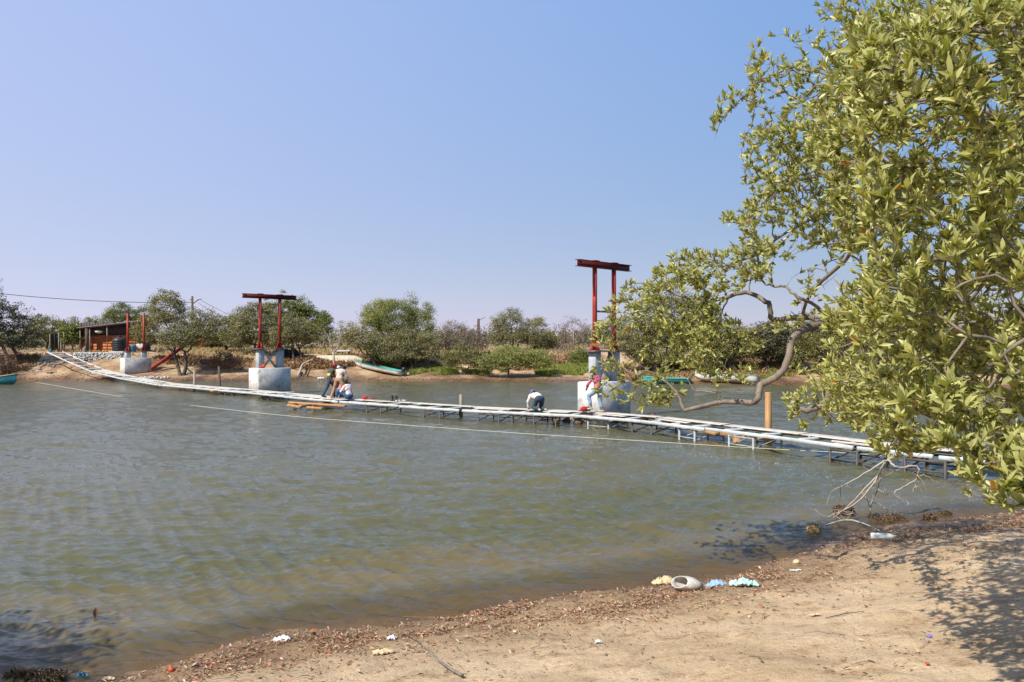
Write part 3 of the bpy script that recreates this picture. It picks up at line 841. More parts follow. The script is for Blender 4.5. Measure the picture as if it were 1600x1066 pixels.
T(1280, 62, [(1280, 490, 585, 44), (1320, 500, 585, 30)], 260, 'leaf_olive', 'far tree seen under the foreground limb near the broken branch', seed=29, r=.16, stems=2)
T(1375, 62, [(1380, 495, 590, 46), (1420, 505, 590, 36)], 220, 'leaf_dark', 'far tree hidden by the middle of the leafy foreground crown', seed=30, r=.16, stems=2)
T(1470, 60, [(1480, 500, 590, 46), (1525, 500, 590, 40)], 200, 'leaf_olive', 'far tree behind the right side of the leafy foreground crown', seed=31, r=.16, stems=2)
T(1590, 60, [(1590, 490, 590, 50), (1650, 500, 590, 46)], 200, 'leaf_dark', 'rightmost far bank tree at the picture edge', seed=32, r=.16, stems=2)
T(352, 68, [(345, 548, 575, 16), (365, 556, 577, 12)], 60, 'leaf_brown', 'heap of dead brown brushwood on the far slope left of the middle tower', seed=33, r=.04, stems=3, lsize=.14, name='brush_pile', cat='brush pile', per=12, bark='bark_rust')
T(-60, 75, [(-70, 440, 560, 50)], 90, 'leaf_dark', 'dark tree standing just outside the left picture edge', seed=34, r=.18)

def scrub():
    """far-off line of thorn scrub behind the bank: nobody could count it"""
    rng = np.random.default_rng(5)
    n = 80000
    y = 84 + 120 * rng.random(n) ** 1.5
    x = rng.uniform(-.75, .75, n) * y * 1.15
    keep = fbm(x * .07, y * .07, 3, 12) > -.12
    x, y = x[keep], y[keep]; n = len(x)
    top = np.clip(1.1 + 2.3 * (fbm(x * .16, y * .12, 3, 22) + .4), .5, 3.3) * np.interp(y, [84, 100], [.6, 1])
    z = ground(x, y) + top * rng.random(n) ** .8
    L = rng.uniform(.25, .6, n) * np.interp(y, [80, 200], [.8, 1.4])
    V, f = leaves(np.stack([x, y, z], -1), rng.normal(0, 1, (n, 3)) + (0, 0, .5), rng.normal(0, 1, (n, 3)) + (0, -.5, .4), L, L * .55, .2, .1)
    o_ = link('distant_scrub', mesh_np('distant_scrub', V, f, 'leaf_scrub'))
    meta(o_, 'hazy line of olive and brown thorn scrub on the horizon', 'scrub', kind='stuff')
leafmat('leaf_scrub', [(.12, .12, .065), (.17, .16, .09), (.22, .19, .12), (.10, .11, .05), (.20, .15, .10)], trans=.15, rough=.8, big=.08)
scrub()
def blades(name, pts, h, w, mat, label, cat, seed=0, lean=.35):
    rng = np.random.default_rng(seed); n = len(pts)
    a = rng.uniform(0, 6.28, n); d = np.stack([np.cos(a) * lean, np.sin(a) * lean, np.ones(n)], -1) + rng.normal(0, .15, (n, 3))
    nm = np.stack([np.sin(a * 3), -np.ones(n), np.full(n, .4)], -1)
    L = h * rng.uniform(.5, 1.3, n)
    V, f = leaves(pts, d, nm, L, np.full(n, w), .1, .15, 1)
    o_ = link(name, mesh_np(name, V, f, mat)); meta(o_, label, cat, kind='stuff')
def patch(boxes, n, seed):
    """boxes: (px0, px1, Y0, Y1) ranges on the far bank"""
    rng = np.random.default_rng(seed); out = []
    for (a, b_, y0, y1, w) in boxes:
        m_ = int(n * w); y = rng.uniform(y0, y1, m_); x = (rng.uniform(a, b_, m_) - CX) / F * y
        pxx = x / y * F + CX; e = np.hypot((pxx - (a + b_) / 2) / ((b_ - a) / 2), (y - (y0 + y1) / 2) / ((y1 - y0) / 2)); k = fbm(x * .9, y * .9, 3, seed) > -.34 + .42 * e ** 2
        x, y = x[k], y[k]; out.append(np.stack([x, y, ground(x, y) - .03], -1))
    return np.concatenate(out)
blades('green_grass', patch([(656, 720, 66.0, 70.5, .30), (722, 772, 66.0, 70, .16), (775, 800, 67, 69, .06), (836, 935, 65.2, 71, .5), (585, 612, 68.5, 71, .08), (546, 575, 70, 73, .06), (1000, 1060, 63, 66, .1), (1180, 1240, 61, 64, .1), (640, 655, 66.5, 68, .03)], 15000, 41),
       .36, .05, 'grass_green', 'bright green reeds and grass in patches along the far shore', 'grass', 1)
blades('dry_grass', patch([(240, 420, 71, 90, .28), (420, 700, 74, 92, .36), (700, 930, 75, 92, .25), (40, 240, 72, 80, .03), (1080, 1300, 64, 80, .12)], 26000, 43),
       .38, .06, 'grass_dry', 'straw coloured dry grass on top of the far bank', 'grass', 2)
blades('red_scrub', patch([(240, 400, 69.5, 73, .08), (440, 640, 70, 75.5, .28), (640, 930, 68.5, 76, .5), (950, 1300, 62, 70, .3), (0, 60, 67, 72, .08)], 32000, 44),
       .44, .10, 'scrub_red', 'low rusty brown weeds covering the slope of the far bank', 'weeds', 3, .9)

# ------------------------------------------------------------------ bridge towers
m, nt, b, o = newmat('concrete_white')
c = ramp(nt, noise(nt, 2.2, 8, .7), [(.38, (.30, .29, .28)), (.46, (.48, .47, .44)), (.7, (.60, .59, .55))])
geo = N(nt, "ShaderNodeNewGeometry"); sx = N(nt, "ShaderNodeSeparateXYZ"); nt.links.new(geo.outputs['Position'], sx.inputs[0])
c = mixc(nt, .85, c, ramp(nt, noise(nt, 5, 8, .78), [(.36, (.42, .39, .37)), (.45, (1, 1, 1))]), 'MULTIPLY')
mrg = N(nt, "ShaderNodeMapRange"); nt.links.new(sx.outputs[2], mrg.inputs[0]); mrg.inputs[1].default_value = .0; mrg.inputs[2].default_value = .75; mrg.inputs[3].default_value = 1; mrg.inputs[4].default_value = 0
c = mixc(nt, mrg.outputs[0], c, mixc(nt, 1.0, c, (.5, .45, .38), 'MULTIPLY'))
nt.links.new(c, b.inputs['Base Color']); b.inputs['Roughness'].default_value = .9
bump(nt, b, noise(nt, 14, 8, .7), .5, .02)
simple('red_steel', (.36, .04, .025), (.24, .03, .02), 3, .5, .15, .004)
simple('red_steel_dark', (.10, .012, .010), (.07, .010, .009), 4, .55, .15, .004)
simple('grey_steel', (.16, .17, .18), (.09, .09, .095), 8, .55, .2, .004, metal=.3)
simple('paint_greyblue', (.44, .47, .49), (.30, .31, .32), 3, .7, .3, .006)
A_ = np.array((-.74, .67, 0)); A_ /= np.linalg.norm(A_)          # along the bridge, away and left
T_ = np.array((.67, .74, 0)); T_ /= np.linalg.norm(T_)           # across the bridge
UZ = np.array((0, 0, 1.0))
def tower(corner, zb, zblock, zped, ztop, label, beam=True, W=2.15, L=1.1, pedh=None):
    cn = np.array((corner[0], corner[1], 0.0))
    ctr = cn + T_ * W / 2 + A_ * L / 2
    ax = (A_, T_, UZ)
    root = empty('bridge_tower', (ctr[0], ctr[1], zb), label, 'bridge tower', 'red steel towers of the unfinished footbridge')
    MB().box(ctr + UZ * (zb - .3 + zblock) / 2, (L, W, zblock - zb + .3), ax, .03).build('concrete_block', 'concrete_white', root)
    if zb < .3:
        MB().box(ctr + UZ * (-.45 + .12), (L + .5, W + .45, .9), ax, .08).build('footing', 'concrete_white', root)
    sep = 1.3
    cols = [ctr - T_ * sep / 2, ctr + T_ * sep / 2]
    for c_ in cols:
        MB().box(c_ + UZ * (zblock + zped - .05) / 2, (.34, .38, zped - .05 - zblock), ax, .01).build('pedestal', 'paint_greyblue', root)
    if zped - zblock > .8:
        br = MB(); z0, z1 = zblock + .04, zped - .1
        q0 = ctr - T_ * (sep / 2 - .22); q1 = ctr + T_ * (sep / 2 - .22)
        br.bar(q0 + UZ * z0, q1 + UZ * z1, .09, .10); br.bar(q0 + UZ * z1 + A_ * .1, q1 + UZ * z0 + A_ * .1, .09, .10)
        br.build('cross_brace', 'paint_greyblue', root)
        MB().box(ctr + UZ * (zped - .025), (.62, sep + .75, .05), ax, .004).build('cap_plate', 'grey_steel', root)
    else:
        for c_ in cols: MB().box(c_ + UZ * (zped - .025), (.5, .5, .05), ax, .004).build('cap_plate', 'grey_steel', root)
    for c_ in cols:
        mb = MB(); zt = ztop - (.26 if beam else 0)
        # H-section column
        for sgn in (-1, 1): mb.box(c_ + A_ * sgn * .062 + UZ * (zped + zt) / 2, (.014, .126, zt - zped), ax)
        mb.box(c_ + UZ * (zped + zt) / 2, (.110, .012, zt - zped), ax)
        for sgn in (-1, 1): mb.box(c_ + T_ * sgn * .056 + UZ * (zped + zt) / 2, (.110, .008, zt - zped), ax)
        col = mb.build('column', 'red_steel', root)
        g = MB()
        for v, w in ((A_, .070), (-A_, .070), (T_, .064), (-T_, .064)):
            sd_ = np.cross(v, UZ) * .012
            p0 = c_ + v * w + UZ * (zped + .002); p1 = c_ + v * (w + .17) + UZ * (zped + .002); p2 = c_ + v * (w + .17) + UZ * (zped + .06); p3 = c_ + v * w + UZ * (zped + .42)
            V = [p0 - sd_, p1 - sd_, p2 - sd_, p3 - sd_, p0 + sd_, p1 + sd_, p2 + sd_, p3 + sd_]
            g.add(V, f4=[(0, 1, 2, 3), (7, 6, 5, 4), (0, 4, 5, 1), (1, 5, 6, 2), (2, 6, 7, 3), (3, 7, 4, 0)])
        g.box(c_ + UZ * (zped + .012), (.42, .42, .02), ax)
        g.build('gusset', 'red_steel', root)
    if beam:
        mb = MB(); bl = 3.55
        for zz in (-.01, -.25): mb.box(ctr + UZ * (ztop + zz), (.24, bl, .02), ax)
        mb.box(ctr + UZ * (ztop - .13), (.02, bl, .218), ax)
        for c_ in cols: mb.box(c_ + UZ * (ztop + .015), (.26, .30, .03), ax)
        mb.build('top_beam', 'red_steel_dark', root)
        zm = zped + (ztop - zped) * .44
        MB().bar(cols[0] + T_ * .09 + UZ * zm, cols[1] - T_ * .09 + UZ * zm, .07, .07).build('tie_bar', 'grey_steel', root)
    return root
t1 = tower((3.40, 32.0), -.1, 1.49, 2.72, 6.26, 'tallest looking red portal tower, nearest, partly behind the tree branches')
t2 = tower((-14.58, 47.5), -.1, 1.52, 2.66, 5.84, 'red portal tower with cross beam standing in mid water behind the workers')
t3 = tower((-30.95, 66.0), .5, 1.74, 2.28, 5.35, 'tower without a cross beam, two red columns, on the far shore', beam=False, L=.95)
# orange bundle left on the middle tower's block
ob = P(408, 573, 48.1); ob[2] = 1.52
root = empty('orange_bundle', tuple(ob), 'bright orange bundle lying on the block of the middle tower', 'bundle')
BUNDLE = root
# leaning red beam
bm_ = MB(); p0 = P(236, 577, 67.2); p1 = P(287, 541, 69.5)
bm_.bar(p0, p1, .2, .02); v_ = norm(p1 - p0); upv = norm(np.cross(np.cross(v_, UZ), v_))
bm_.bar(p0 + upv * .11, p1 + upv * .11, .16, .03); bm_.bar(p0 - upv * .11, p1 - upv * .11, .16, .03); bm_.bar(p0, p1, .03, .2)
meta(bm_.build('steel_beam', 'red_steel', org=tuple(p0)), 'red steel beam leaning diagonally beside the far shore tower', 'steel beam')

# ------------------------------------------------------------------ walkway: ladder frames on trestles
simple('frame_white', (.56, .58, .57), (.38, .40, .39), 5, .5, .15, .004)
simple('plank_white', (.56, .52, .45), (.40, .35, .29), 3, .85, .4, .01, stretch=(1, 1, 1))
simple('wood_orange', (.46, .26, .11), (.33, .17, .07), 4, .8, .4, .01, stretch=(1, 1, .4))
simple('wood_dark', (.13, .09, .06), (.07, .05, .035), 4, .9, .4, .01)
simple('wood_grey', (.30, .25, .19), (.18, .15, .11), 6, .9, .4, .01, stretch=(1, 1, .3))
simple('steel_dark', (.06, .06, .06), (.10, .07, .05), 6, .6, .2, .005)
simple('steel_pale', (.36, .39, .40), (.22, .23, .23), 6, .5, .2, .005)
DK = [(86, 549, 2.25), (118, 564, 1.5), (153, 579, .80), (180, 586.5, .5), (213, 592, .38), (260, 600, .32), (330, 605.5, .30), (420, 613, .32), (523, 623.5, .44), (640, 631, .46), (720, 637, .46), (842, 642.5, .46), (937, 646, .48),
      (1040, 655, .5), (1157, 670, .5), (1250, 680, .5), (1340, 692, .5), (1440, 704, .5), (1560, 714, .5), (1700, 726, .5), (1900, 744, .5)]
DKP = np.array([atz(*q) for q in DK])
cum = np.concatenate([[0], np.cumsum(np.linalg.norm(np.diff(DKP[:, :2], axis=0), axis=1))])
# smooth the walkway's line
sg = np.linspace(0, cum[-1], 400)
raw = np.stack([np.interp(sg, cum, DKP[:, k]) for k in range(3)], -1)
ker = np.hanning(31); ker /= ker.sum()
sm = np.stack([np.convolve(np.pad(raw[:, k], 15, mode='reflect', reflect_type='odd'), ker, 'valid') for k in range(3)], -1)
def dk(s): return np.array([np.interp(s, sg, sm[:, k]) for k in range(3)])
def dk_at_px(px):
    u = CX + sm[:, 0] / sm[:, 1] * F
    return float(np.interp(px, u, sg))
FL = ['%s frame of the white ladder walkway, %s' % q for q in ()]
secs = [(86, 118), (118, 153), (153, 205), (205, 262), (262, 330), (330, 400), (400, 462), (462, 548), (548, 640), (640, 735), (735, 845), (845, 925), (925, 1022), (1022, 1125), (1125, 1245), (1245, 1360), (1360, 1480), (1480, 1840)]
slab = ['top half of the white ladder ramp climbing the far bank', 'lower half of the white ladder ramp on the far bank', 'white walkway piece where the ramp meets the shore',
        'white walkway piece passing in front of the far shore tower', 'white walkway piece in front of the leftmost thin post in the water', 'white walkway piece just left of the middle tower',
        'white walkway piece crossing in front of the middle tower block', 'white walkway piece under the standing workers', 'open white ladder frame right of the workers with tools beyond it',
        'white ladder frame between the tools and the short stub post', 'white ladder frame left of the kneeling man, past the stub post', 'white ladder frame under the kneeling man and the red cap on the deck',
        'white walkway frame in front of the near tower block', 'white walkway frame right of the near tower, above the rusty trestle', 'white walkway frame above the orange timber, left of the tall post',
        'white walkway frame just right of the tall orange post', 'white walkway frame half hidden by hanging leaves', 'last white walkway frame, behind leaves by the near shore']
WID = 1.25
for k, ((a, b_), lb) in enumerate(zip(secs, slab)):
    s0, s1 = dk_at_px(a) + .02, dk_at_px(b_) - .02
    p0, p1 = dk(s0), dk(s1)
    d_ = p1 - p0; Ls = np.linalg.norm(d_); d_ = d_ / Ls
    sv = norm(np.cross(UZ, d_)); 
    if sv @ np.array((0, -1, 0)) < 0: sv = -sv                    # sv points to the camera side
    u_ = np.cross(d_, sv); u_ = u_ if u_[2] > 0 else -u_
    w = WID
    root = empty('walkway_frame', tuple((p0 + p1) / 2), lb, 'walkway frame', 'white ladder frames making the walkway')
    tilt = random.uniform(-.015, .015)
    def q(t, v, h=0.0): return p0 + d_ * (t * Ls) + sv * v + u_ * (h + tilt * v)
    for sd_ in (1, -1):
        MB().bar(q(0, sd_ * w / 2, -.06), q(1, sd_ * w / 2, -.06), .07, .095, u_, .006).build('side_rail', 'frame_white', root)
    nb = max(2, int(round(Ls / 1.15)))
    for i in range(nb):
        t = (i + .5) / nb + random.uniform(-.02, .02)
        MB().bar(q(t, -w / 2 + .04, -.045), q(t, w / 2 - .04, -.045), .10, .08, u_, .005).build('crossbar', 'frame_white', root)
    # planks laid lengthwise
    if k >= 2:
        npk = 1 if 8 <= k else 3
        offs = [-.34] if npk == 1 else [-.42, -.05, .30]
        for oo in offs:
            a0, a1 = random.uniform(0, .03), random.uniform(.97, 1.0)
            if npk == 3 and oo > -.4 and random.random() < .5: a1 = random.uniform(.55, .85)
            ww = .34 if npk == 3 else .47
            MB().bar(q(a0, oo, .012), q(a1, oo + random.uniform(-.03, .03), .014), ww, .024, u_, .004).build('plank', 'plank_white', root)
        if k in (10, 11, 12, 13, 16):
            MB().bar(q(.1, .14, .012), q(.62, .20, .012), .22, .024, u_, .004).build('plank', 'plank_white', root)
# trestles
def trestle(px, lb, mat='steel_dark', w=1.15, ln=.9, r=.03, drop=0.0):
    s = dk_at_px(px); p = dk(s); d_ = dk(s + .3) - dk(s - .3); d_[2] = 0; d_ = norm(d_)
    sv = norm(np.cross(UZ, d_)); sv = sv if sv[1] < 0 else -sv
    zt = p[2] - .14 - drop; zb_ = max(gz(p[0], p[1]), -1.4) - .1
    root = empty('trestle', (p[0], p[1], 0), lb, 'trestle', 'metal trestles carrying the walkway')
    c = np.array((p[0], p[1], 0.0))
    legs = [c + d_ * (i * ln / 2) + sv * (j * w / 2) for i in (-1, 1) for j in (-1, 1)]
    for l in legs: MB().bar(l + UZ * (zb_), l + UZ * (zt + (.12 if (l - c) @ sv > 0 and drop else 0)), r * 1.6, r * 1.6).build('leg', mat, root)
    fr = MB()
    for j in (-1, 1):
        fr.bar(c - d_ * ln / 2 + sv * j * w / 2 + UZ * (zt - .03), c + d_ * ln / 2 + sv * j * w / 2 + UZ * (zt - .03), r * 1.5, r * 1.5)
        fr.bar(c - d_ * ln / 2 + sv * j * w / 2 + UZ * .10, c + d_ * ln / 2 + sv * j * w / 2 + UZ * .10, r, r)
    for i in (-1, 1):
        fr.bar(c + d_ * i * ln / 2 - sv * w / 2 + UZ * (zt - .032), c + d_ * i * ln / 2 + sv * w / 2 + UZ * (zt - .032), r * 1.3, r * 1.3)
        fr.bar(c + d_ * i * ln / 2 - sv * w / 2 + UZ * (zt - .06), c + d_ * i * ln / 2 + sv * w / 2 + UZ * (.04), r, r)
    fr.build('brace', mat, root)
for a in [(775, 'dark metal trestle left of the kneeling man'), (828, 'dark metal trestle under the kneeling man'), (862, 'dark metal trestle just right of the kneeling man'),
          (950, 'pale thin legged trestle in front of the near tower block', 'steel_pale'), (1022, 'rusty dark trestle right of the near tower'),
          (1096, 'pale trestle under the left end of the orange timber', 'steel_pale', 1.2, .7, .032), (1180, 'pale trestle under the right end of the orange timber', 'steel_pale', 1.2, .9, .032),
          (1342, 'dark trestle near the dead branch', 'steel_dark', 1.2, .8, .034), (1462, 'dark trestle behind the hanging leaves', 'steel_dark', 1.2, .9, .036),
          (690, 'low dark trestle under the stub post'), (600, 'low dark trestle under the tools'), (430, 'low dark trestle in front of the middle tower'), (372, 'low dark trestle left of the middle tower')]:
    trestle(*a)
# timbers under and beside the walkway
def timber(name, a, b_, w, h, mat, label, cat='timber', **kw):
    a = np.array(a, float); b_ = np.array(b_, float)
    return meta(MB().bar(a, b_, w, h, bev=.008).build(name, mat, org=tuple((a + b_) / 2)), label, cat, kw.get('group'))
timber('timber_beam', P(1084, 671, 26.3), P(1210, 687, 24.2), .16, .15, 'wood_orange', 'long orange timber lying on the pale trestles under the walkway')
timber('timber_block', P(1103, 674, 25.6), P(1121, 677.5, 25.1), .2, .1, 'wood_orange', 'short orange block on the long timber')
pb = P(1151, 690, 25.0)
timber('timber_pile', (pb[0], pb[1], -1.2), (pb[0], pb[1], .32), .2, .2, 'wood_orange', 'short orange brown pile standing under the long timber')
for a in [((452, 629, 37.6), (540, 634.5, 35.5), .14, .09, 'top orange timber reaching out below the workers'),
          ((450, 633, 37.0), (470, 636.5, 36.4), .14, .1, 'short reddish end of timber left of the stacked timbers'),
          ((469, 634.5, 36.0), (520, 629.0, 38.4), .13, .1, 'brown timber crossing the stack at an angle'),
          ((480, 636.5, 35.6), (504, 638.5, 35.2), .13, .09, 'lowest pale orange timber nearly touching the water')]:
    timber('timber_board', P(*a[0]), P(*a[1]), a[2], a[3], 'wood_orange', a[4], 'timber', group='timbers stacked below the workers')
for px_, y0_, d_, lb in [(461, 630, 37.2, 'dark stub under the left end of the stacked timbers'), (490, 632, 36.2, 'dark stub under the right end of the stacked timbers')]:
    p = P(px_, y0_, d_); timber('timber_stub', (p[0], p[1], -1.0), (p[0], p[1], p[2]), .12, .12, 'wood_dark', lb, 'timber')
timber('plywood_board', P(505, 626.5, 38.2), P(585, 628.5, 36.4), .9, .03, 'wood_dark', 'dark flat board on the walkway under the workers', 'board')
timber('driftwood_plank', P(330, 611, 47.6), P(366, 609, 48.6), .35, .07, 'wood_orange', 'weathered orange plank tip beside the walkway left of the middle tower', 'plank')
timber('loose_rail', P(1300, 689.5, 20.2), P(1358, 696, 19.4), .07, .05, 'plank_white', 'loose pale rail lying under the hanging leaves near the dark trestle', 'rail')
# posts in the water
def post(px, yt, d, r, mat, label, sq=False, tilt=0.0):
    p = P(px, yt, d); zb_ = gz(p[0], p[1]) - .3
    a = (p[0] - tilt, p[1], zb_); t = tuple(p)
    mb = MB()
    if sq: mb.bar(a, t, r * 1.75, r * 1.75, up=(.82, .57, 0), bev=.010)
    else: mb.tube([a, tuple((np.array(a) + np.array(t)) / 2 + (r * .3, 0, 0)), t], [r, r * .95, r * .9], 10)
    meta(mb.build('mooring_post', mat, org=(a[0], a[1], 0.0), smooth=not sq), label, 'post', 'posts standing in the water')
post(1200.5, 613, 25.0, .085, 'wood_orange', 'tall square orange post beyond the walkway, nearest post', True)
post(720.5, 616.5, 34.0, .07, 'wood_grey', 'short stubby pale post beyond the middle of the walkway', True)
post(304, 579, 52.0, .085, 'wood_grey', 'pale leaning thin post at the walkway, left one of two', tilt=.08)
post(342, 572.5, 51.5, .08, 'wood_dark', 'darker thin post at the walkway, right one of two', tilt=-.12)

# rope across the water
rp = [(56, 597.5, .10), (172, 617, .05), (205, 621, -.05), (285, 632, -.05), (320, 636, .1), (440, 649, .12), (560, 659, .1), (780, 675, .09), (1000, 689, .1), (1210, 702, .12), (1310, 707, .15), (1440, 717, .2)]
simple('rope', (.52, .52, .42), (.36, .36, .28), 20, .8, .2, .002)
RP = np.array([atz(a, b_, c_) for a, b_, c_ in rp]); S_ = Skel(RNG); S_.limb(RP, [.017] * 3, sub=8); S_.R = np.full(len(S_.P), .017)
rpP = np.array(S_.P); rr_ = np.interp(rpP[:, 1], [19, 60], [.008, .013])
meta(MB().tube(rpP, rr_, 6).build('rope', 'rope', org=tuple(rpP[0])), 'thin pale rope stretched just above the water in front of the walkway', 'rope')

# ------------------------------------------------------------------ boats
simple('boat_white', (.66, .66, .62), (.48, .46, .42), 3, .45, .1, .004)
simple('boat_teal', (.08, .34, .31), (.05, .24, .22), 4, .5, .1, .004)
simple('boat_blue', (.03, .20, .25), (.02, .12, .15), 4, .5, .1, .004)
simple('boat_beige', (.52, .44, .32), (.36, .30, .22), 3, .8, .3, .008)
simple('boat_wood', (.50, .38, .24), (.32, .23, .14), 5, .8, .3, .006)
simple('black_plastic', (.02, .02, .022), (.035, .035, .037), 6, .45, .15, .004)
def boat(pos, head, L, B, Hh, hull, inner, label, roll=0.0, pitch=0.0, rim=None, motor=False, flip=False):
    """open fishing boat; local +x towards the bow, z=0 at the keel"""
    root = empty('fishing_boat', tuple(pos), label, 'boat', 'open fishing boats around the far shore', head)
    root.rotation_euler = (roll + (math.pi if flip else 0), pitch, head)
    n = 19; xs = np.linspace(-L / 2, L / 2, n)
    def sec(x, off=0.0):
        t = (x + L / 2) / L
        w = B / 2 * (1 - max(0, (t - .45) / .55) ** 2.2) * (0.82 + .18 * min(1, t / .3)) - off
        w = max(w, .01)
        sh = Hh * (1 + .38 * max(0, t - .35) ** 1.6 * 2) ; kz = Hh * .55 * max(0, (t - .75) / .25) ** 2 + off
        return [(x, s_ * w * a, kz + (sh - kz) * h) for s_, a, h in ((-1, 1, 1), (-1, .93, .55), (-1, .72, .2), (0, 0, 0), (1, .72, .2), (1, .93, .55), (1, 1, 1))]
    for nm, mt, off in (('hull', hull, 0.0), ('inner_hull', inner, .035)):
        V = np.array([sec(x if off == 0 else x * .985, off) for x in xs]).reshape(-1, 3); k = 7
        F_ = [(i * k + j, (i + 1) * k + j, (i + 1) * k + j + 1, i * k + j + 1) for i in range(n - 1) for j in range(k - 1)]
        f3 = [(0, 1, 3), (1, 2, 3), (0, 3, 6), (3, 4, 5), (3, 5, 6)]
        if off: F_ = [tuple(reversed(f)) for f in F_]
        mb = MB(); mb.add(V, f3, F_); mb_o = link(nm, mb.mesh(nm, mt), root)
    g = MB()
    for e in (0, 6):
        pts = [np.array(sec(x)[e]) + (0, 0, .01) for x in xs]; g.tube(pts, .035, 6)
    g.tube([np.array(sec(xs[0])[0]) + (0, 0, .01), np.array(sec(xs[0])[6]) + (0, 0, .01)], .035, 6)
    link('gunwale', g.mesh('gunwale', rim or inner), root)
    for t in (-.3, -.05, .2):
        a = sec(t * L)
        mb = MB(); mb.box((t * L, 0, a[1][2] + .08), (.28, abs(a[1][1]) * 1.96, .03)); link('bench', mb.mesh('bench', inner), root)
    if motor:
        mb = MB(); mb.box((-L / 2 - .12, 0, Hh + .18), (.34, .24, .36), bev=.06); mb.bar((-L / 2 - .12, 0, Hh), (-L / 2 - .3, 0, .1), .1, .12)
        link('outboard_motor', mb.mesh('outboard_motor', 'black_plastic'), root)
    return root
def on_ground(px, py, dz=0.0):
    h = hit(px, py); return h + np.array((0, 0, dz))
a = P(631, 587, 66.0); b_ = P(551, 577, 71.0)
mid = (a + b_) / 2; mid[2] = gz(mid[0], mid[1]) + .06
zs = gz(a[0], a[1]); ze = gz(b_[0], b_[1])
boat(mid, math.atan2(b_[1] - a[1], b_[0] - a[0]), 6.6, 1.3, .36, 'boat_white', 'boat_teal', 'white fishing boat with turquoise inside beached on the far shore behind the workers', roll=rad(4.5), pitch=-math.atan2(ze - zs, 6.6) * .9, motor=True)
a = P(498, 574, 73.0); b_ = P(566, 576, 71.5); mid = (a + b_) / 2; mid[2] = gz(mid[0], mid[1]) + .55
boat(mid, math.atan2(b_[1] - a[1], b_[0] - a[0]), 4.4, 1.3, .5, 'boat_beige', 'boat_beige', 'upturned beige boat lying behind the workers, left of the turquoise boat', flip=True)
boat(P(-2, 600, 59.4) * (1, 1, 0) + (0, 0, -.12), rad(-12), 3.0, 1.2, .62, 'boat_blue', 'boat_wood', 'small blue boat with wooden inside floating at the left picture edge', rim='boat_wood')
p = P(1134, 597, 59.6); boat((p[0], p[1], gz(p[0], p[1]) - .0), rad(112), 4.6, 1.5, .55, 'boat_white', 'boat_teal', 'white boat with turquoise inside on the right part of the far shore', roll=rad(9), pitch=rad(-2)).rotation_euler[2] = rad(150)
p = P(1040, 594, 60.8); boat((p[0], p[1], max(gz(p[0], p[1]), 0) - .05), rad(176), 3.6, 1.2, .4, 'boat_teal', 'boat_teal', 'low turquoise boat half hidden by twigs right of the near tower')

# ------------------------------------------------------------------ shack and things on the left bank
simple('board_orange', (.46, .15, .05), (.36, .11, .04), 3, .8, .3, .01)
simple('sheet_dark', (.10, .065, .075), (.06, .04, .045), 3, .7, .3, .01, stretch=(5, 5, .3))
simple('roof_sheet', (.30, .28, .26), (.15, .12, .10), 3, .7, .3, .01)
simple('stone_pale', (.50, .49, .46), (.30, .28, .26), 3, .9, .6, .03)
simple('blue_plastic', (.02, .17, .30), (.015, .12, .22), 4, .5, .1, .004)
simple('white_paint', (.66, .65, .62), (.5, .48, .45), 4, .7, .1, .004)
simple('stone_grey', (.26, .23, .20), (.13, .11, .095), 3, .9, .6, .03); simple('dark_void', (.012, .011, .01), (.02, .018, .015), 4, .95, 0)
simple('stone_brown', (.16, .11, .08), (.07, .05, .04), 4, .9, .7, .04)
def q3(px, d, z): return np.array(((px - CX) / F * d, d, z))
D = 76.0
gzs = H0 - (549.5 - CY) / F * D
root = empty('shack', tuple(q3(175, D, gzs)), 'orange boarded shack with lean-to sheet roof on the left bank', 'shack')
def zat(py, d=D): return H0 - (py - CY) / F * d
mb = MB()
for i in range(6):
    z0 = gzs - .1 + i * .27
    mb.box((q3(142, D, 0) + q3(226, D, 0)) / 2 + (0, random.uniform(-.01, .01), z0 + .13), ((226 - 142) / F * D, .03, .25))
mb.build('board_wall', 'board_orange', root)
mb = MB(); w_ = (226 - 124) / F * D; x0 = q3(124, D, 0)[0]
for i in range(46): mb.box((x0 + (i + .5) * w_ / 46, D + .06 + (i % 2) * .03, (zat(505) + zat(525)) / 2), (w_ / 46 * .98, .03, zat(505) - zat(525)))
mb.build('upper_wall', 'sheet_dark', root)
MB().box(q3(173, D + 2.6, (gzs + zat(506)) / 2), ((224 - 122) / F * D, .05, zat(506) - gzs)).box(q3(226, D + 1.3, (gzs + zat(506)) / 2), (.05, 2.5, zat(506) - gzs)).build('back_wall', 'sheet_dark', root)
mb = MB(); a = q3(119, D - .9, zat(512.5, D - .9)); b_ = q3(224, D - .9, zat(500.5, D - .9))
off = np.array((0, 3.9, -.15)); V = []
for i in range(40):
    t = i / 39; p = a + (b_ - a) * t; z = .03 * (i % 2); V += [p + (0, 0, z), p + off + (0, 0, z), p + (0, 0, z - .05), p + off + (0, 0, z - .05)]
F_ = []
for i in range(39):
    k = i * 4; F_ += [(k, k + 4, k + 5, k + 1), (k + 2, k + 3, k + 7, k + 6), (k, k + 2, k + 6, k + 4), (k + 1, k + 5, k + 7, k + 3)]
mb.add(V, f4=F_); mb.build('roof', 'roof_sheet', root)
for px_, r_, yt in ((125, .06, 512), (135.5, .16, 511), (140, .05, 511), (167, .05, 507), (199, .06, 504), (222, .06, 502)):
    p = q3(px_, D - .7, 0); MB().tube([p + (0, 0, gzs - .3), p + (.03, 0, (gzs + zat(yt)) / 2), p + (0, 0, zat(yt, D - .7))], r_, 8).build('post', 'wood_dark' if r_ > .1 else 'wood_grey', root, smooth=True)
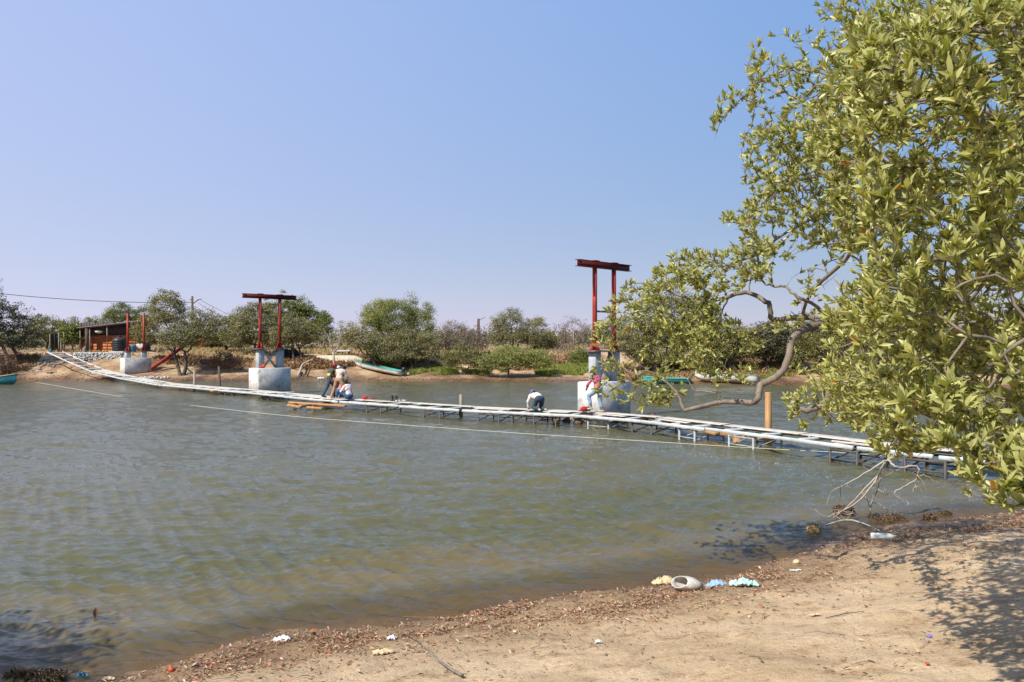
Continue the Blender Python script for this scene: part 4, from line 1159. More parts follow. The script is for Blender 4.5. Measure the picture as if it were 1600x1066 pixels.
mb = MB(); mb.box(q3(132, D - .1, (gzs + zat(530)) / 2), (.62, .04, zat(530) - gzs)); mb.build('red_panel', 'board_orange', root)
# lean-to on the shack's left
root = empty('lean_to', tuple(q3(88, 75, gz(q3(88, 75, 0)[0], 75))), 'dark tarpaulin lean-to with blue cloth left of the shack', 'shelter')
zg = gz(q3(88, 75, 0)[0], 75)
mb = MB(); 
for px_, yt in ((78, 522), (92, 520), (100, 519)): p = q3(px_, 75, 0); mb.tube([p + (0, 0, zg - .2), p + (0, 0, zat(yt, 75))], .05, 7)
mb.build('frame', 'wood_grey', root)
V = []; 
for i in range(13):
    for j in range(7):
        u, v = i / 12, j / 6; V.append(q3(76 + 18 * u, 75.1 + .5 * v * v + .08 * math.sin(i * 1.7), zat(521, 75) + (zg - zat(521, 75)) * v * (.95 + .06 * math.sin(i * 2.1)) + .05 * math.sin(i * 1.3 + j)))
F_ = [(i * 7 + j, (i + 1) * 7 + j, (i + 1) * 7 + j + 1, i * 7 + j + 1) for i in range(12) for j in range(6)]
MB().add(V, f4=F_).build('tarpaulin', 'black_plastic', root, smooth=True)
MB().box(q3(98, 75.2, zg + .65), (.42, .05, 1.3)).build('board', 'wood_grey', root)
mb = MB(); mb.sphere(q3(79, 74.6, zg + .12), (.14, .12, .2), 10, 8); mb.build('blue_cloth', 'blue_plastic', root, smooth=True)
# water tank, barrel, washing machine-like white box, basin
p = q3(186.5, 73.6, 0); zt0 = zat(549, 73.6)
root = empty('water_tank', (p[0], p[1], zt0), 'black ribbed plastic water tank in front of the shack', 'water tank')
pr = [(0.001, .02), (.56, .02), (.585, .06)]
for i in range(5): pr += [(.585, .1 + i * .19), (.6, .13 + i * .19), (.6, .19 + i * .19), (.585, .22 + i * .19)]
pr += [(.56, 1.08), (.4, 1.19), (.16, 1.25), (.16, 1.31), (.001, 1.32)]
MB().lathe(pr, (p[0], p[1], zt0), 28).build('tank_body', 'black_plastic', root, smooth=True)
MB().lathe([(.001, 1.325), (.18, 1.325), (.18, 1.36), (.001, 1.365)], (p[0], p[1], zt0), 20).build('lid', 'black_plastic', root, smooth=True)
MB().box((p[0], p[1], zt0 - .12), (1.35, 1.1, .25), bev=.02).build('stand', 'stone_pale', root)
p = q3(207.5, 74, 0); z_ = zat(549.3, 74)
meta(MB().lathe([(.001, 0), (.26, 0), (.27, .03), (.27, .2), (.285, .22), (.27, .24), (.27, .42), (.285, .44), (.27, .46), (.26, .56), (.001, .57)], (p[0], p[1], z_), 20).build('barrel', 'blue_plastic', org=(p[0], p[1], z_), smooth=True), 'blue plastic barrel between the two red columns of the far tower', 'barrel')
p = q3(220, 74.5, 0)
root = empty('washtub', (p[0], p[1], z_), 'white box shaped tub right of the blue barrel', 'tub')
MB().box((p[0], p[1], z_ + .45), (.62, .5, .5), bev=.05).build('tub_body', 'white_paint', root)
for sx_ in (-.25, .25): MB().box((p[0] + sx_, p[1], z_ + .1), (.06, .4, .2)).build('leg', 'wood_grey', root)
p = q3(154.5, D - 1.0, zat(519, D - 1.0))
meta(MB().lathe([(.02, -.12), (.2, -.1), (.3, .0), (.33, .1), (.31, .1), (.28, .02), (.18, -.07), (.001, -.09)], p, 18).build('basin', 'white_paint', org=tuple(p), smooth=True), 'white basin hanging under the shack roof', 'basin')
def stones(n, fn, rmin, rmax, mb, rng, flat=.7):
    for _ in range(n):
        c = np.array(fn(rng)); r = rng.uniform(rmin, rmax)
        ico = []
        k = mb.n
        V = []
        for i in range(6):
            t = math.pi * (i + .0) / 5
            for j in range(7):
                a = 2 * math.pi * j / 7 + i * .3
                V.append((math.sin(t) * math.cos(a), math.sin(t) * math.sin(a), math.cos(t)))
        V = np.array(V) * (1 + rng.uniform(-.22, .22, (42, 1))) * r * np.array((1, rng.uniform(.7, 1), flat))
        an = rng.uniform(0, 6.28); R = np.array(((math.cos(an), math.sin(an), 0), (-math.sin(an), math.cos(an), 0), (0, 0, 1)))
        F_ = [(i * 7 + j, (i + 1) * 7 + j, (i + 1) * 7 + (j + 1) % 7, i * 7 + (j + 1) % 7) for i in range(5) for j in range(7)]
        mb.add(V @ R + c, f4=F_)
    return mb
rg = np.random.default_rng(8)
RW = hit(152, 563)[1] + .2
def rub(r):
    h = r.random(); px_ = 116 + 74 * r.random(); d_ = RW
    x = (px_ - CX) / F * d_; return (x, d_ + r.uniform(-.12, .2) + h * .15, zat(563.5 - 12 * h, d_))
mb = stones(900, rub, .04, .115, MB(), rg)
mb.box((q3(117, RW + .4, 0) + q3(189, RW + .4, 0)) / 2 + (0, 0, (zat(551, RW) + zat(568, RW)) / 2), (72 / F * RW, .5, zat(551, RW) - zat(568, RW)))
meta(mb.build('rubble_wall', 'stone_pale', org=tuple(q3(152, RW, zat(563, RW)))), 'low whitish rubble wall below the shack and its tank', 'rubble wall')
p = hit(133, 561); mb = MB(); mb.tube([p + (0, 0, -.1), p + (.05, 0, .4), p + (-.08, 0, .8), p + (.02, .02, 1.05)], [.24, .19, .2, .1], 9)
meta(mb.build('tree_stump', 'bark_grey', org=tuple(p), smooth=True), 'gnarled stump in front of the rubble wall, left of the tank', 'stump')
# rubble round the far tower and the near one
def r3(r): x, y = q3(228, 64.2, 0)[0] + r.normal(0, .9), 64.4 + r.normal(0, .35); return (x, y, gz(x, y) + .05)
meta(stones(46, r3, .06, .17, MB(), rg).build('rubble', 'stone_pale', org=tuple(q3(228, 64.2, .2))), 'scatter of white rubble at the foot of the far shore tower', 'rubble', kind='stuff')
def r1(r): x, y = 3.6 + r.normal(0, 1.05), 31.7 + r.normal(0, .45); return (x, y, r.uniform(-.1, .2))
meta(stones(70, r1, .08, .26, MB(), rg).build('rocks', 'stone_brown', org=(3.6, 31.7, 0)), 'brown rocks awash under the near tower block', 'rocks', kind='stuff')
def rB(r): x = r.uniform(-40, 22); y = ysf(x) + abs(r.normal(.2, 1.3)); return (x, y, gz(x, y))
meta(stones(700, rB, .03, .12, MB(), rg, .5).build('shore_stones', 'stone_brown', org=(0, 63, 0)), 'small dark stones and clods along the far waterline', 'stones', kind='stuff')
def rL(r): x, y = q3(60, 68, 0)[0] + r.normal(0, .9), 69.0 + r.normal(0, .4); return (x, y, gz(x, y) + .05)
meta(stones(60, rL, .05, .18, MB(), rg).build('stone_heap', 'stone_grey', org=tuple(q3(60, 68.5, 1.2))), 'heap of grey stones on the bank left of the ramp', 'stones', kind='stuff')
# left bank bits
def stick(name, pts, r, mat, label, cat, n=7, sub=5, jit=0.0, group=None):
    S = Skel(np.random.default_rng(len(label))); S.limb(pts, r, sub=sub, jit=jit); Pn = np.array(S.P)
    rr = np.interp(np.linspace(0, 1, len(Pn)), np.linspace(0, 1, len(r)), r)
    return meta(MB().tube(Pn, rr, n).build(name, mat, org=tuple(Pn[0]), smooth=True), label, cat, group)
stick('bare_pole', [P(58, 543, 71.5), P(50, 532, 71.3), P(44, 516, 71.2), P(41, 508, 71)], [.07, .06, .05, .03], 'bark_pale', 'thin pale crooked pole leaning among the left bank trees', 'pole')
for px_, py_, r_, mt, lb, ct in ((61, 581, .26, 'stone_pale', 'grey bundle of netting on the sand by the blue boat', 'bundle'), (79, 583, .22, 'purple_cloth', 'purple cloth bundle on the sand below the ramp', 'cloth')):
    if mt not in MATS: simple(mt, (.20, .13, .24), (.12, .08, .15), 4, .9, .4, .02)
    h = hit(px_, py_); meta(stones(9, lambda r: h + np.array((r.normal(0, .16), r.normal(0, .1), .02)), r_ * .4, r_ * .7, MB(), rg, .6).build('bundle', mt, org=tuple(h), smooth=True), lb, ct)
# second building behind the forked tree
zg = zat(551, 84.0); root = empty('shed', tuple(q3(328, 84.5, zg)), 'open fronted shed with an orange pillar behind the forked tree', 'shed')
MB().box(q3(315, 84, (zg + zat(522, 84)) / 2), (.62, .3, zat(522, 84) - zg)).build('pillar', 'board_orange', root)
MB().box(q3(333, 86, (zg + zat(522, 84)) / 2), (38 / F * 84, .1, zat(522, 84) - zg)).build('back_wall', 'sheet_dark', root)
MB().box(q3(330, 85, zat(521, 84)), (3.6, 2.8, .08)).build('roof', 'roof_sheet', root)
MB().box(q3(352, 84.4, (zg + zat(524, 84)) / 2), (.15, .15, zat(524, 84) - zg)).build('post', 'wood_dark', root)
MB().box(q3(338, 85.6, zg + .75), (.6, .1, 1.5)).build('door', 'blue_plastic', root)
p = hit(309.5, 551); 
p = hit(455, 562)
mb = MB(); stones(14, lambda r: p + np.array((r.normal(0, .4), r.normal(0, .25), r.uniform(.1, .8))), .25, .45, mb, rg)
meta(mb.build('tarp_heap', 'black_plastic', org=tuple(p), smooth=True), 'black plastic heap on the bank right of the middle tower pedestal', 'heap')
h = p + np.array((-.35, -.2, 1.15)); mb = MB(); mb.sphere(h, (.25, .2, .12), 10, 6); mb.sphere(h + (.15, 0, .06), (.12, .1, .1), 10, 6)
meta(mb.build('white_sack', 'white_paint', org=tuple(h), smooth=True), 'white sack on top of the black plastic heap', 'sack')
h = hit(193, 553)
p = hit(359, 560); meta(stones(2, lambda r: p + np.array((r.normal(0, .05), 0, .25)), .26, .32, MB(), rg, .9).build('dark_boulder', 'black_plastic', org=tuple(p), smooth=True), 'small dark round boulder beside the brown brushwood heap', 'boulder')
stick('driftwood', [hit(466, 588), hit(466, 588) + (.1, .3, .5), hit(474, 578) + (0, 0, .5), P(489, 561, 69.5)], [.11, .09, .08, .04], 'bark_pale', 'bent pale driftwood branch on the far shore right of the middle tower', 'driftwood')
stick('driftwood', [hit(468, 589), hit(471, 586) + (0, 0, .2), hit(474, 589) + (0, 0, .02)], [.1, .12, .06], 'bark_dark', 'dark driftwood stub at the foot of the pale bent branch', 'driftwood')
stick('driftwood', [hit(480, 588), P(484, 578, 65.5), P(486, 570, 65.8)], [.06, .05, .02], 'bark_dark', 'short dark branch standing right of the pale bent driftwood', 'driftwood')
h = hit(501, 593); mb = stones(4, lambda r: h + np.array((r.normal(0, .16), 0, .08)), .1, .2, MB(), rg); simple('pale_bag', (.62, .70, .70), (.5, .58, .6), 8, .5, .3, .01)
meta(mb.build('plastic_bag', 'pale_bag', org=tuple(h), smooth=True), 'pale plastic bag on the far waterline left of the workers', 'bag')
root = empty('flat_trailer', tuple(hit(537, 553)), 'low white flat object on the dry grass behind the workers', 'trailer')
h = hit(537, 553); MB().box(h + (0, 0, .26), (1.3, .9, .12), bev=.03).build('bed', 'white_paint', root); 
for sx_ in (-.5, .5): MB().box(h + (sx_, 0, .1), (.1, .6, .2)).build('support', 'wood_dark', root)
root = empty('white_building', tuple(q3(866, 120, 2.2)), 'distant low building with white roof seen past the grey tree', 'building')
MB().box(q3(864, 122, 3.0), (3.4, 4, 1.6)).build('wall', 'stone_pale', root); MB().box(q3(864, 121.6, 3.87), (3.9, 5, .14)).build('roof', 'white_paint', root)
# utility poles and wires
def upole(px_, yt, d, r, label, arms=True, mat='wood_dark'):
    p = P(px_, yt, d); zb_ = gz(p[0], p[1]); root = empty('utility_pole', (p[0], p[1], zb_), label, 'utility pole', 'utility poles behind the far bank')
    MB().tube([(p[0], p[1], zb_ - .2), (p[0], p[1], (zb_ + p[2]) / 2), tuple(p)], [r, r * .9, r * .8], 8).build('pole', mat, root, smooth=True)
    if arms:
        mb = MB(); a = p - (0, 0, .9); mb.bar(a, a + (.75, .1, .55), .1, .1); mb.bar(a + (.7, .1, .5), a + (1.1, .1, .6), .06, .06); mb.bar(a + (-.25, 0, .5), a + (.1, 0, .5), .12, .12); mb.build('crossarm', mat, root)
    return p
pw = upole(300.5, 463, 96, .16, 'utility pole with a bracket above the forked tree')
p2 = upole(747.5, 498, 90, .18, 'dark utility pole rising between the reddish and the grey tree', False)
meta(stick('cable_bracket', [p2 + (0, 0, -.25), p2 + (.4, 0, .0), p2 + (.75, 0, .15)], [.03, .03, .03], 'wood_dark', 'x', 'bracket'), 'thin curved bracket at the head of the dark utility pole', 'bracket').parent = None
upole(896, 512, 80, .07, 'thin pale pole standing in the leafless thicket left of the near tower', False, 'wood_grey')
upole(883, 513, 86, .09, 'dark slim pole behind the leafless thicket', False)
def wire(a, b_, sag, r, label):
    t = np.linspace(0, 1, 25)[:, None]; pts = a + (b_ - a) * t; pts[:, 2] -= (4 * sag * t * (1 - t))[:, 0]
    return meta(MB().tube(pts, r, 5).build('power_line', 'steel_dark', org=tuple(pts[0])), label, 'power line', 'overhead wires')
wire(P(-160, 437, 86), pw - (0, 0, .7), .75, .035, 'long overhead wire sagging across the sky at the left')
wire(pw - (-.9, 0, .4), P(430, 520, 100), .3, .02, 'upper wire running down to the right from the bracket pole')
wire(pw - (-.7, 0, .8), P(420, 522, 99), .4, .02, 'lower wire running down to the right from the bracket pole')

# ------------------------------------------------------------------ people
def solid(caps, voxel, mat, name, parent, extra=None, smooth=2, wr=0.0, seed=0):
    """union of tapered capsules and ellipsoids as one continuous surface"""
    mb = MB()
    for c in caps:
        if len(c) == 4:
            a, b_, ra, rb = c; a = np.array(a, float); b_ = np.array(b_, float)
            L = np.linalg.norm(b_ - a); k = max(2, int(L / .03) + 1)
            t = np.linspace(0, 1, k)
            if L > 1e-4: mb.tube(a + (b_ - a) * t[:, None], ra + (rb - ra) * t, 12)
            mb.sphere(a, ra, 12, 8); mb.sphere(b_, rb, 12, 8)
        elif len(c) == 2: mb.sphere(c[0], np.array(c[1]), 14, 10)
        else: mb.sphere(c[0], np.array(c[1]), 14, 10, c[2])
    me = mb.mesh('tmp', None)
    o_ = bpy.data.objects.new('tmp', me); COL.objects.link(o_)
    md = o_.modifiers.new('r', 'REMESH'); md.mode = 'VOXEL'; md.voxel_size = voxel; md.use_smooth_shade = True
    ms = o_.modifiers.new('s', 'SMOOTH'); ms.iterations = smooth; ms.factor = .5
    dg = bpy.context.evaluated_depsgraph_get()
    out = bpy.data.meshes.new_from_object(o_.evaluated_get(dg))
    bpy.data.objects.remove(o_); out.name = name
    if wr:
        n = len(out.vertices); co = np.zeros(n * 3, np.float32); out.vertices.foreach_get('co', co); co = co.reshape(-1, 3)
        nn = np.zeros(n * 3, np.float32); out.vertices.foreach_get('normal', nn); nn = nn.reshape(-1, 3)
        w_ = fbm(co[:, 0] * 9 + co[:, 2] * 14, co[:, 1] * 9 - co[:, 2] * 6, 3, seed)
        co += nn * (w_ * wr)[:, None]; out.vertices.foreach_set('co', co.ravel()); out.update()
    out.materials.clear(); out.materials.append(MATS[mat])
    out.polygons.foreach_set('use_smooth', np.ones(len(out.polygons), bool))
    return link(name, out, parent)
simple('skin', (.20, .105, .065), (.17, .085, .05), 8, .55, .1, .002)
simple('hair_black', (.012, .010, .010), (.03, .025, .022), 30, .6, .4, .005)
def cloth(name, c1, c2=None, sc=10): simple(name, c1, c2, sc, .9, .35, .006, 60)
cloth('cap_red', (.50, .03, .03)); cloth('bag_red', (.34, .02, .02)); cloth('shirt_darkgreen', (.075, .085, .055), (.04, .045, .03)); cloth('vest_hivis', (.62, .72, .12), (.5, .6, .1)); cloth('jeans_dark', (.045, .07, .10), (.03, .045, .065))
cloth('shirt_cream', (.58, .47, .40), (.50, .40, .34)); cloth('trousers_tan', (.40, .23, .13), (.33, .19, .11)); cloth('cap_navy', (.02, .025, .05)); cloth('shirt_white', (.70, .66, .62), (.62, .5, .48), 5)
cloth('jeans_blue', (.05, .11, .22), (.03, .07, .15)); cloth('shirt_red', (.42, .07, .07), (.55, .3, .28), 14); cloth('cap_purple', (.20, .16, .52)); cloth('shirt_pink', (.52, .12, .18), (.40, .09, .14)); cloth('jeans_light', (.17, .26, .34), (.26, .36, .44), 5); cloth('shoe_dark', (.03, .025, .02)); cloth('shoe_pale', (.42, .36, .28)); cloth('cap_white', (.7, .7, .7))
def person(px_, side, rz, J, top, bottom, label, hat=None, hair='hair_black', shoe='shoe_dark', sleeve=1.0, leg=1.0, z0=None, dpos=None, strip=None, headdir=(0, 1, -.15), sc=1.0):
    """J: joint positions in metres, x right, y forward, z up, feet on 0"""
    if dpos is None:
        s = dk_at_px(px_); c = dk(s); d_ = dk(s + .3) - dk(s - .3); d_[2] = 0; d_ = norm(d_); sv = norm(np.cross(UZ, d_)); sv = sv if sv[1] < 0 else -sv
        # slide along the walkway so the feet stay under the wanted pixel
        pos = c + sv * side; 
        for _ in range(6):
            u = CX + pos[0] / pos[1] * F; pos = pos + norm(d_ if d_[0] > 0 else -d_) * (px_ - u) / F * pos[1] * .7
        z = c[2] + .028
    else: pos = np.array(dpos, float); z = pos[2]
    root = empty('person', (pos[0], pos[1], z), label, 'person', None, rz)
    root.scale = (sc, sc, sc)
    J = {k: np.array(v, float) for k, v in J.items()}
    up = norm(J['neck'] - J['pelvis']); hd = J['head']; fd = norm(np.array(headdir, float)); sidev = norm(np.cross(fd, norm(hd - J['neck']))); hup = np.cross(sidev, fd)
    M = np.array((sidev, fd, hup))
    def hp(x, y, z_): return hd + sidev * x + fd * y + hup * z_
    shc = (J['shL'] + J['shR']) / 2; shv = norm(J['shR'] - J['shL']); hpv = norm(J['hipR'] - J['hipL'])
    caps = [(hd, (.078, .098, .115), M), (hp(0, .03, -.06), (.055, .06, .055), M), (hp(0, .098, -.01), (.014, .022, .022), M), (hp(.077, 0, -.005), (.012, .02, .03), M), (hp(-.077, 0, -.005), (.012, .02, .03), M),
            (hp(0, .082, -.055), (.022, .014, .008), M), (hp(.03, .082, .022), (.02, .012, .008), M), (hp(-.03, .082, .022), (.02, .012, .008), M),
            (J['neck'] - up * .03, hd - hup * .05, .056, .052)]
    tors = [(shc - up * .02 - shv * .09, shc - up * .02 + shv * .09, .085, .085), (shc - up * .1 - shv * .07, shc - up * .1 + shv * .07, .105, .105), (shc - up * .12, J['pelvis'] + up * .1, .125, .115), (J['pelvis'] + up * .1 - hpv * .05, J['pelvis'] + up * .1 + hpv * .05, .105, .105), (J['pelvis'] - hpv * .07, J['pelvis'] + hpv * .07, .105, .105)]
    caps += tors; shirt = [(a[0], a[1], a[2] + .018, a[3] + .018) for a in tors[:4]]; pants = [(a[0], a[1], a[2] + .014, a[3] + .014) for a in tors[4:]]
    shirt.append((J['neck'] - up * .05, J['neck'] - up * .03, .075, .066))
    for s in 'LR':
        sh, el, ha = J['sh' + s], J['el' + s], J['ha' + s]
        caps += [(sh, el, .05, .038), (el, ha, .038, .026)]
        shirt.append((sh, el, .066, .055))
        if sleeve > .6: shirt.append((el, el + (ha - el) * min(1, sleeve * .92), .053, .045))
        fv = norm(ha - el); sd_ = norm(np.cross(fv, (0.2, .5, .3))); nv = np.cross(sd_, fv)
        caps += [(ha + fv * .02 - sd_ * .018, ha + fv * .085 - sd_ * .022, .017, .015), (ha + fv * .02 + sd_ * .018, ha + fv * .085 + sd_ * .022, .017, .015)]
        for i, (o1, ln) in enumerate(((-.030, .055), (-.011, .068), (.010, .072), (.030, .064))):
            b0 = ha + fv * .085 + sd_ * o1; b1 = b0 + fv * ln * .55 + nv * .012; b2 = b1 + fv * ln * .35 + nv * .03
            caps += [(b0, b1, .0095, .009), (b1, b2, .009, .008)]
        t0 = ha + fv * .03 + sd_ * .03; t1 = t0 + fv * .03 + sd_ * .025 + nv * .01; caps += [(t0, t1, .011, .010), (t1, t1 + fv * .028 + nv * .012, .010, .009)]
        hi, kn, an = J['hip' + s], J['kn' + s], J['an' + s]
        toe = J.get('toe' + s, an + np.array((0, .17, -.05)))
        caps += [(hi, kn, .085, .055), (kn, an, .052, .036), (an - (0, 0, .02), toe, .036, .03)]
        pants += [(hi, kn, .102, .072), (kn, kn + (an - kn) * (leg if leg < 1 else .96), .072, .058 if leg >= 1 else .066)]
        solid([(an + (0, -.03, -.025), toe, .046, .038)], .014, shoe, 'shoe', root)
    solid(caps, .011, 'skin', 'body', root)
    solid(shirt, .013, top, 'shirt', root, wr=.02, seed=3)
    solid(pants, .013, bottom, 'trousers', root, wr=.018, seed=5)
    if strip:
        c0 = shc + (J['pelvis'] - shc) * .62; c1 = shc + (J['pelvis'] - shc) * .78
        solid([(c0 - shv * .03, c0 + shv * .03, .138, .138)], .014, strip, 'reflective_strip', root).scale = (1, 1, 1)
        k_ = shc - up * .03
    solid([(hp(0, -.018, .022), (.088, .102, .108), M), (hp(0, -.05, -.05), (.068, .05, .06), M)], .012, hair, 'hair', root)
    if hat:
        cp = solid([(hp(0, -.008, .045), (.096, .112, .09), M), (hp(0, .11, .045), (.06, .07, .012), M)], .012, hat, 'cap', root)
    return root
STAND = dict(pelvis=(0, 0, .93), neck=(0, .02, 1.40), head=(0, .05, 1.53), shL=(-.17, 0, 1.35), shR=(.17, 0, 1.35), elL=(-.23, -.02, 1.07), elR=(.23, -.02, 1.07), haL=(-.22, .1, .85), haR=(.22, .1, .85),
             hipL=(-.09, 0, .88), hipR=(.09, 0, .88), knL=(-.11, .03, .47), knR=(.11, .03, .47), anL=(-.12, 0, .09), anR=(.12, 0, .09), toeL=(-.13, .16, .045), toeR=(.13, .16, .045))
def pose(**k): d = dict(STAND); d.update(k); return d
# 1 red cap, mid stride towards the right
person(511, .05, rad(-62), pose(pelvis=(0, .12, .90), neck=(0, .28, 1.34), head=(0, .36, 1.46), shL=(-.17, .24, 1.30), shR=(.17, .24, 1.30), elL=(-.22, .30, 1.04), elR=(.23, .10, 1.03), haL=(-.16, .50, .95), haR=(.22, .16, .80),
       hipL=(-.09, .12, .86), hipR=(.09, .12, .86), knL=(-.1, .40, .52), anL=(-.1, .36, .10), toeL=(-.1, .52, .05), knR=(.1, -.02, .48), anR=(.1, -.22, .12), toeR=(.1, -.07, .045)), 'shirt_darkgreen', 'jeans_dark',
       'person in a red cap and dark green shirt with a yellow strip, stepping right', hat='cap_red', strip='vest_hivis', headdir=(0, 1, -.25), sleeve=.6)
# 2 white cap and red scarf, behind
person(530, -.38, rad(20), pose(pelvis=(0, 0, .84), neck=(0, .22, 1.22), head=(0, .30, 1.34), shL=(-.17, .18, 1.20), shR=(.17, .18, 1.20), elL=(-.2, .35, .98), elR=(.22, .35, .98), haL=(-.1, .5, .9), haR=(.12, .5, .9), hipL=(-.09, 0, .80), hipR=(.09, 0, .80), knL=(-.1, .18, .44), knR=(.1, .18, .44)),
       'shirt_red', 'jeans_blue', 'person in a white cap and red shirt, mostly hidden behind the one in tan trousers', hat='cap_white')
# 3 tan trousers, legs apart, back to the camera
person(530, .20, rad(-14), pose(pelvis=(0, 0, .88), neck=(.02, .22, 1.31), head=(.05, .36, 1.38), shL=(-.18, .17, 1.29), shR=(.19, .17, 1.28), elL=(-.24, .32, 1.04), elR=(.29, .25, 1.01), haL=(-.1, .48, .88), haR=(.30, .40, .76),
       hipL=(-.1, 0, .84), hipR=(.1, 0, .84), knL=(-.24, .02, .46), anL=(-.36, -.04, .09), toeL=(-.40, .12, .045), knR=(.23, .05, .46), anR=(.33, -.02, .09), toeR=(.37, .14, .045)), 'shirt_cream', 'trousers_tan',
       'person in a cream shirt and tan trousers, back turned, legs apart', hat='cap_navy', shoe='shoe_pale', headdir=(.1, .8, -.6))
# 4 seated
SIT = dict(pelvis=(0, 0, .13), neck=(0, .16, .60), head=(0, .27, .70), shL=(-.17, .12, .56), shR=(.17, .12, .56), elL=(-.25, .26, .34), elR=(.25, .26, .34), haL=(-.12, .46, .30), haR=(.12, .46, .30), hipL=(-.1, .03, .14), hipR=(.1, .03, .14),
           knL=(-.24, .40, .36), knR=(.24, .40, .36), anL=(-.12, .62, .09), anR=(.12, .62, .09), toeL=(-.12, .78, .05), toeR=(.12, .78, .05))
person(546, -.05, rad(60), SIT, 'shirt_white', 'jeans_blue', 'person with dark hair in a pale shirt and jeans sitting on the walkway', headdir=(0, .8, -.7), shoe='shoe_pale', sc=1.05)
# 5 crouching between
CR = dict(SIT); CR.update(pelvis=(0, 0, .30), hipL=(-.1, .02, .30), hipR=(.1, .02, .30), neck=(0, .30, .68), head=(0, .42, .74), shL=(-.17, .25, .64), shR=(.17, .25, .64), knL=(-.2, .38, .44), knR=(.2, .38, .44), anL=(-.13, .16, .09), anR=(.13, .16, .09), toeL=(-.15, .32, .05), toeR=(.15, .32, .05), elL=(-.24, .4, .45), elR=(.24, .4, .45), haL=(-.1, .6, .25), haR=(.1, .6, .25))
person(529, -.25, rad(-50), CR, 'shirt_red', 'jeans_blue', 'person in jeans crouching behind the legs of the one in tan trousers', headdir=(0, .7, -.7))
# 6 kneeling on hands and knees
person(843, .0, rad(22), dict(pelvis=(0, 0, .42), neck=(0, .44, .56), head=(0, .57, .58), shL=(-.18, .38, .52), shR=(.18, .38, .52), elL=(-.26, .46, .28), elR=(.26, .46, .28), haL=(-.2, .54, .06), haR=(.2, .54, .06), hipL=(-.1, 0, .39), hipR=(.1, 0, .39),
       knL=(-.15, .20, .08), knR=(.15, .20, .08), anL=(-.12, -.20, .07), anR=(.12, -.20, .07), toeL=(-.12, -.33, .04), toeR=(.12, -.33, .04)), 'shirt_white', 'jeans_dark', 'person in a purple cap and white shirt kneeling on hands and knees', hat='cap_purple', headdir=(0, .5, -.85), shoe='shoe_pale', sc=1.04)
# 7 pink shirt by the near tower
person(935, -.1, rad(48), pose(pelvis=(0, 0, .86), neck=(-.01, .14, 1.30), head=(0, .24, 1.42), shL=(-.17, .1, 1.26), shR=(.17, .1, 1.26), elL=(-.26, .28, 1.02), elR=(.24, .12, .98), haL=(-.14, .42, .86), haR=(.2, .34, .86), hipL=(-.09, 0, .82), hipR=(.09, 0, .82),
       knL=(-.13, .34, .60), anL=(-.12, .22, .18), toeL=(-.12, .38, .12), knR=(.1, .02, .45), anR=(.12, -.08, .09), toeR=(.13, .08, .045)), 'shirt_pink', 'jeans_light', 'person in a pink shirt and rolled light jeans in front of the near tower', hat='cap_navy', leg=.62, sleeve=.7, shoe='shoe_pale', headdir=(0, .9, -.4))

simple('cloth_orange', (.70, .09, .02), (.5, .06, .015), 8, .85, .4, .008)
solid([((0, 0, .09), (.16, .12, .09)), ((.14, .02, .13), (.09, .08, .10)), ((-.12, 0, .07), (.10, .08, .07))], .02, 'cloth_orange', 'cloth', BUNDLE, wr=.04)
# things lying on the walkway
def on_deck(px_, side=0.0):
    s = dk_at_px(px_); c = dk(s); d_ = dk(s + .3) - dk(s - .3); d_[2] = 0; d_ = norm(d_); sv = norm(np.cross(UZ, d_)); sv = sv if sv[1] < 0 else -sv
    return c + sv * side + (0, 0, .03), d_, sv
c, d_, sv = on_deck(913, -.1)
root = empty('bag', tuple(c), 'small red and black bag lying on the walkway left of the pink shirt', 'bag')
solid([(c - np.array(root.location) + (-.05, 0, .1), (.16, .12, .10))], .02, 'bag_red', 'bag_body', root, wr=.03)
solid([((.10, -.04, .12), (.09, .08, .09))], .018, 'black_plastic', 'pocket', root, wr=.02)
solid([((-.22, 0, .04), (-.08, .03, .1), .03, .03)], .014, 'cap_red', 'strap', root)
c, d_, sv = on_deck(562, -.3)
root = empty('red_tool', tuple(c), 'red hand tool lying right of the seated person', 'tool')
MB().bar((-.12, 0, .09), (.1, 0, .07), .16, .14, bev=.03).build('tool_body', 'cap_red', None, (0, 0, 0)).parent = root
MB().bar((.1, 0, .06), (.5, .05, .02), .06, .03).build('blade', 'cap_red', None, (0, 0, 0)).parent = root
for px_, lb in ((602.5, 'left one of two dark cans on the walkway'), (608.5, 'right one of two dark cans on the walkway')):
    c, d_, sv = on_deck(px_, -.35); root = empty('paint_can', tuple(c), lb, 'can', 'dark cans on the walkway')
    MB().lathe([(.001, 0), (.085, 0), (.09, .01), (.085, .02), (.085, .22), (.09, .24), (.08, .25), (.001, .245)], (0, 0, 0), 18).build('can_body', 'steel_dark', None, (0, 0, 0), smooth=True).parent = root
    MB().tube([(-.085, 0, .2), (-.08, 0, .3), (0, 0, .34), (.08, 0, .3), (.085, 0, .2)], .006, 5).build('can_handle', 'steel_pale', None, (0, 0, 0)).parent = root
c, d_, sv = on_deck(618, -.35); meta(stones(5, lambda r: c + np.array((r.normal(0, .16), r.normal(0, .08), .04)), .04, .07, MB(), rg).build('rubble_bits', 'stone_pale', org=tuple(c)), 'pale bits lying right of the dark cans', 'rubble')
c, d_, sv = on_deck(585, -.35); meta(MB().bar(c - d_ * .5, c + d_ * .5, .05, .04).bar(c - d_ * .3 + sv * .1, c + d_ * .2 + sv * .14 , .04, .03).build('scrap_wood', 'wood_grey', org=tuple(c)), 'brown scrap wood between the red tool and the dark cans', 'scrap wood')

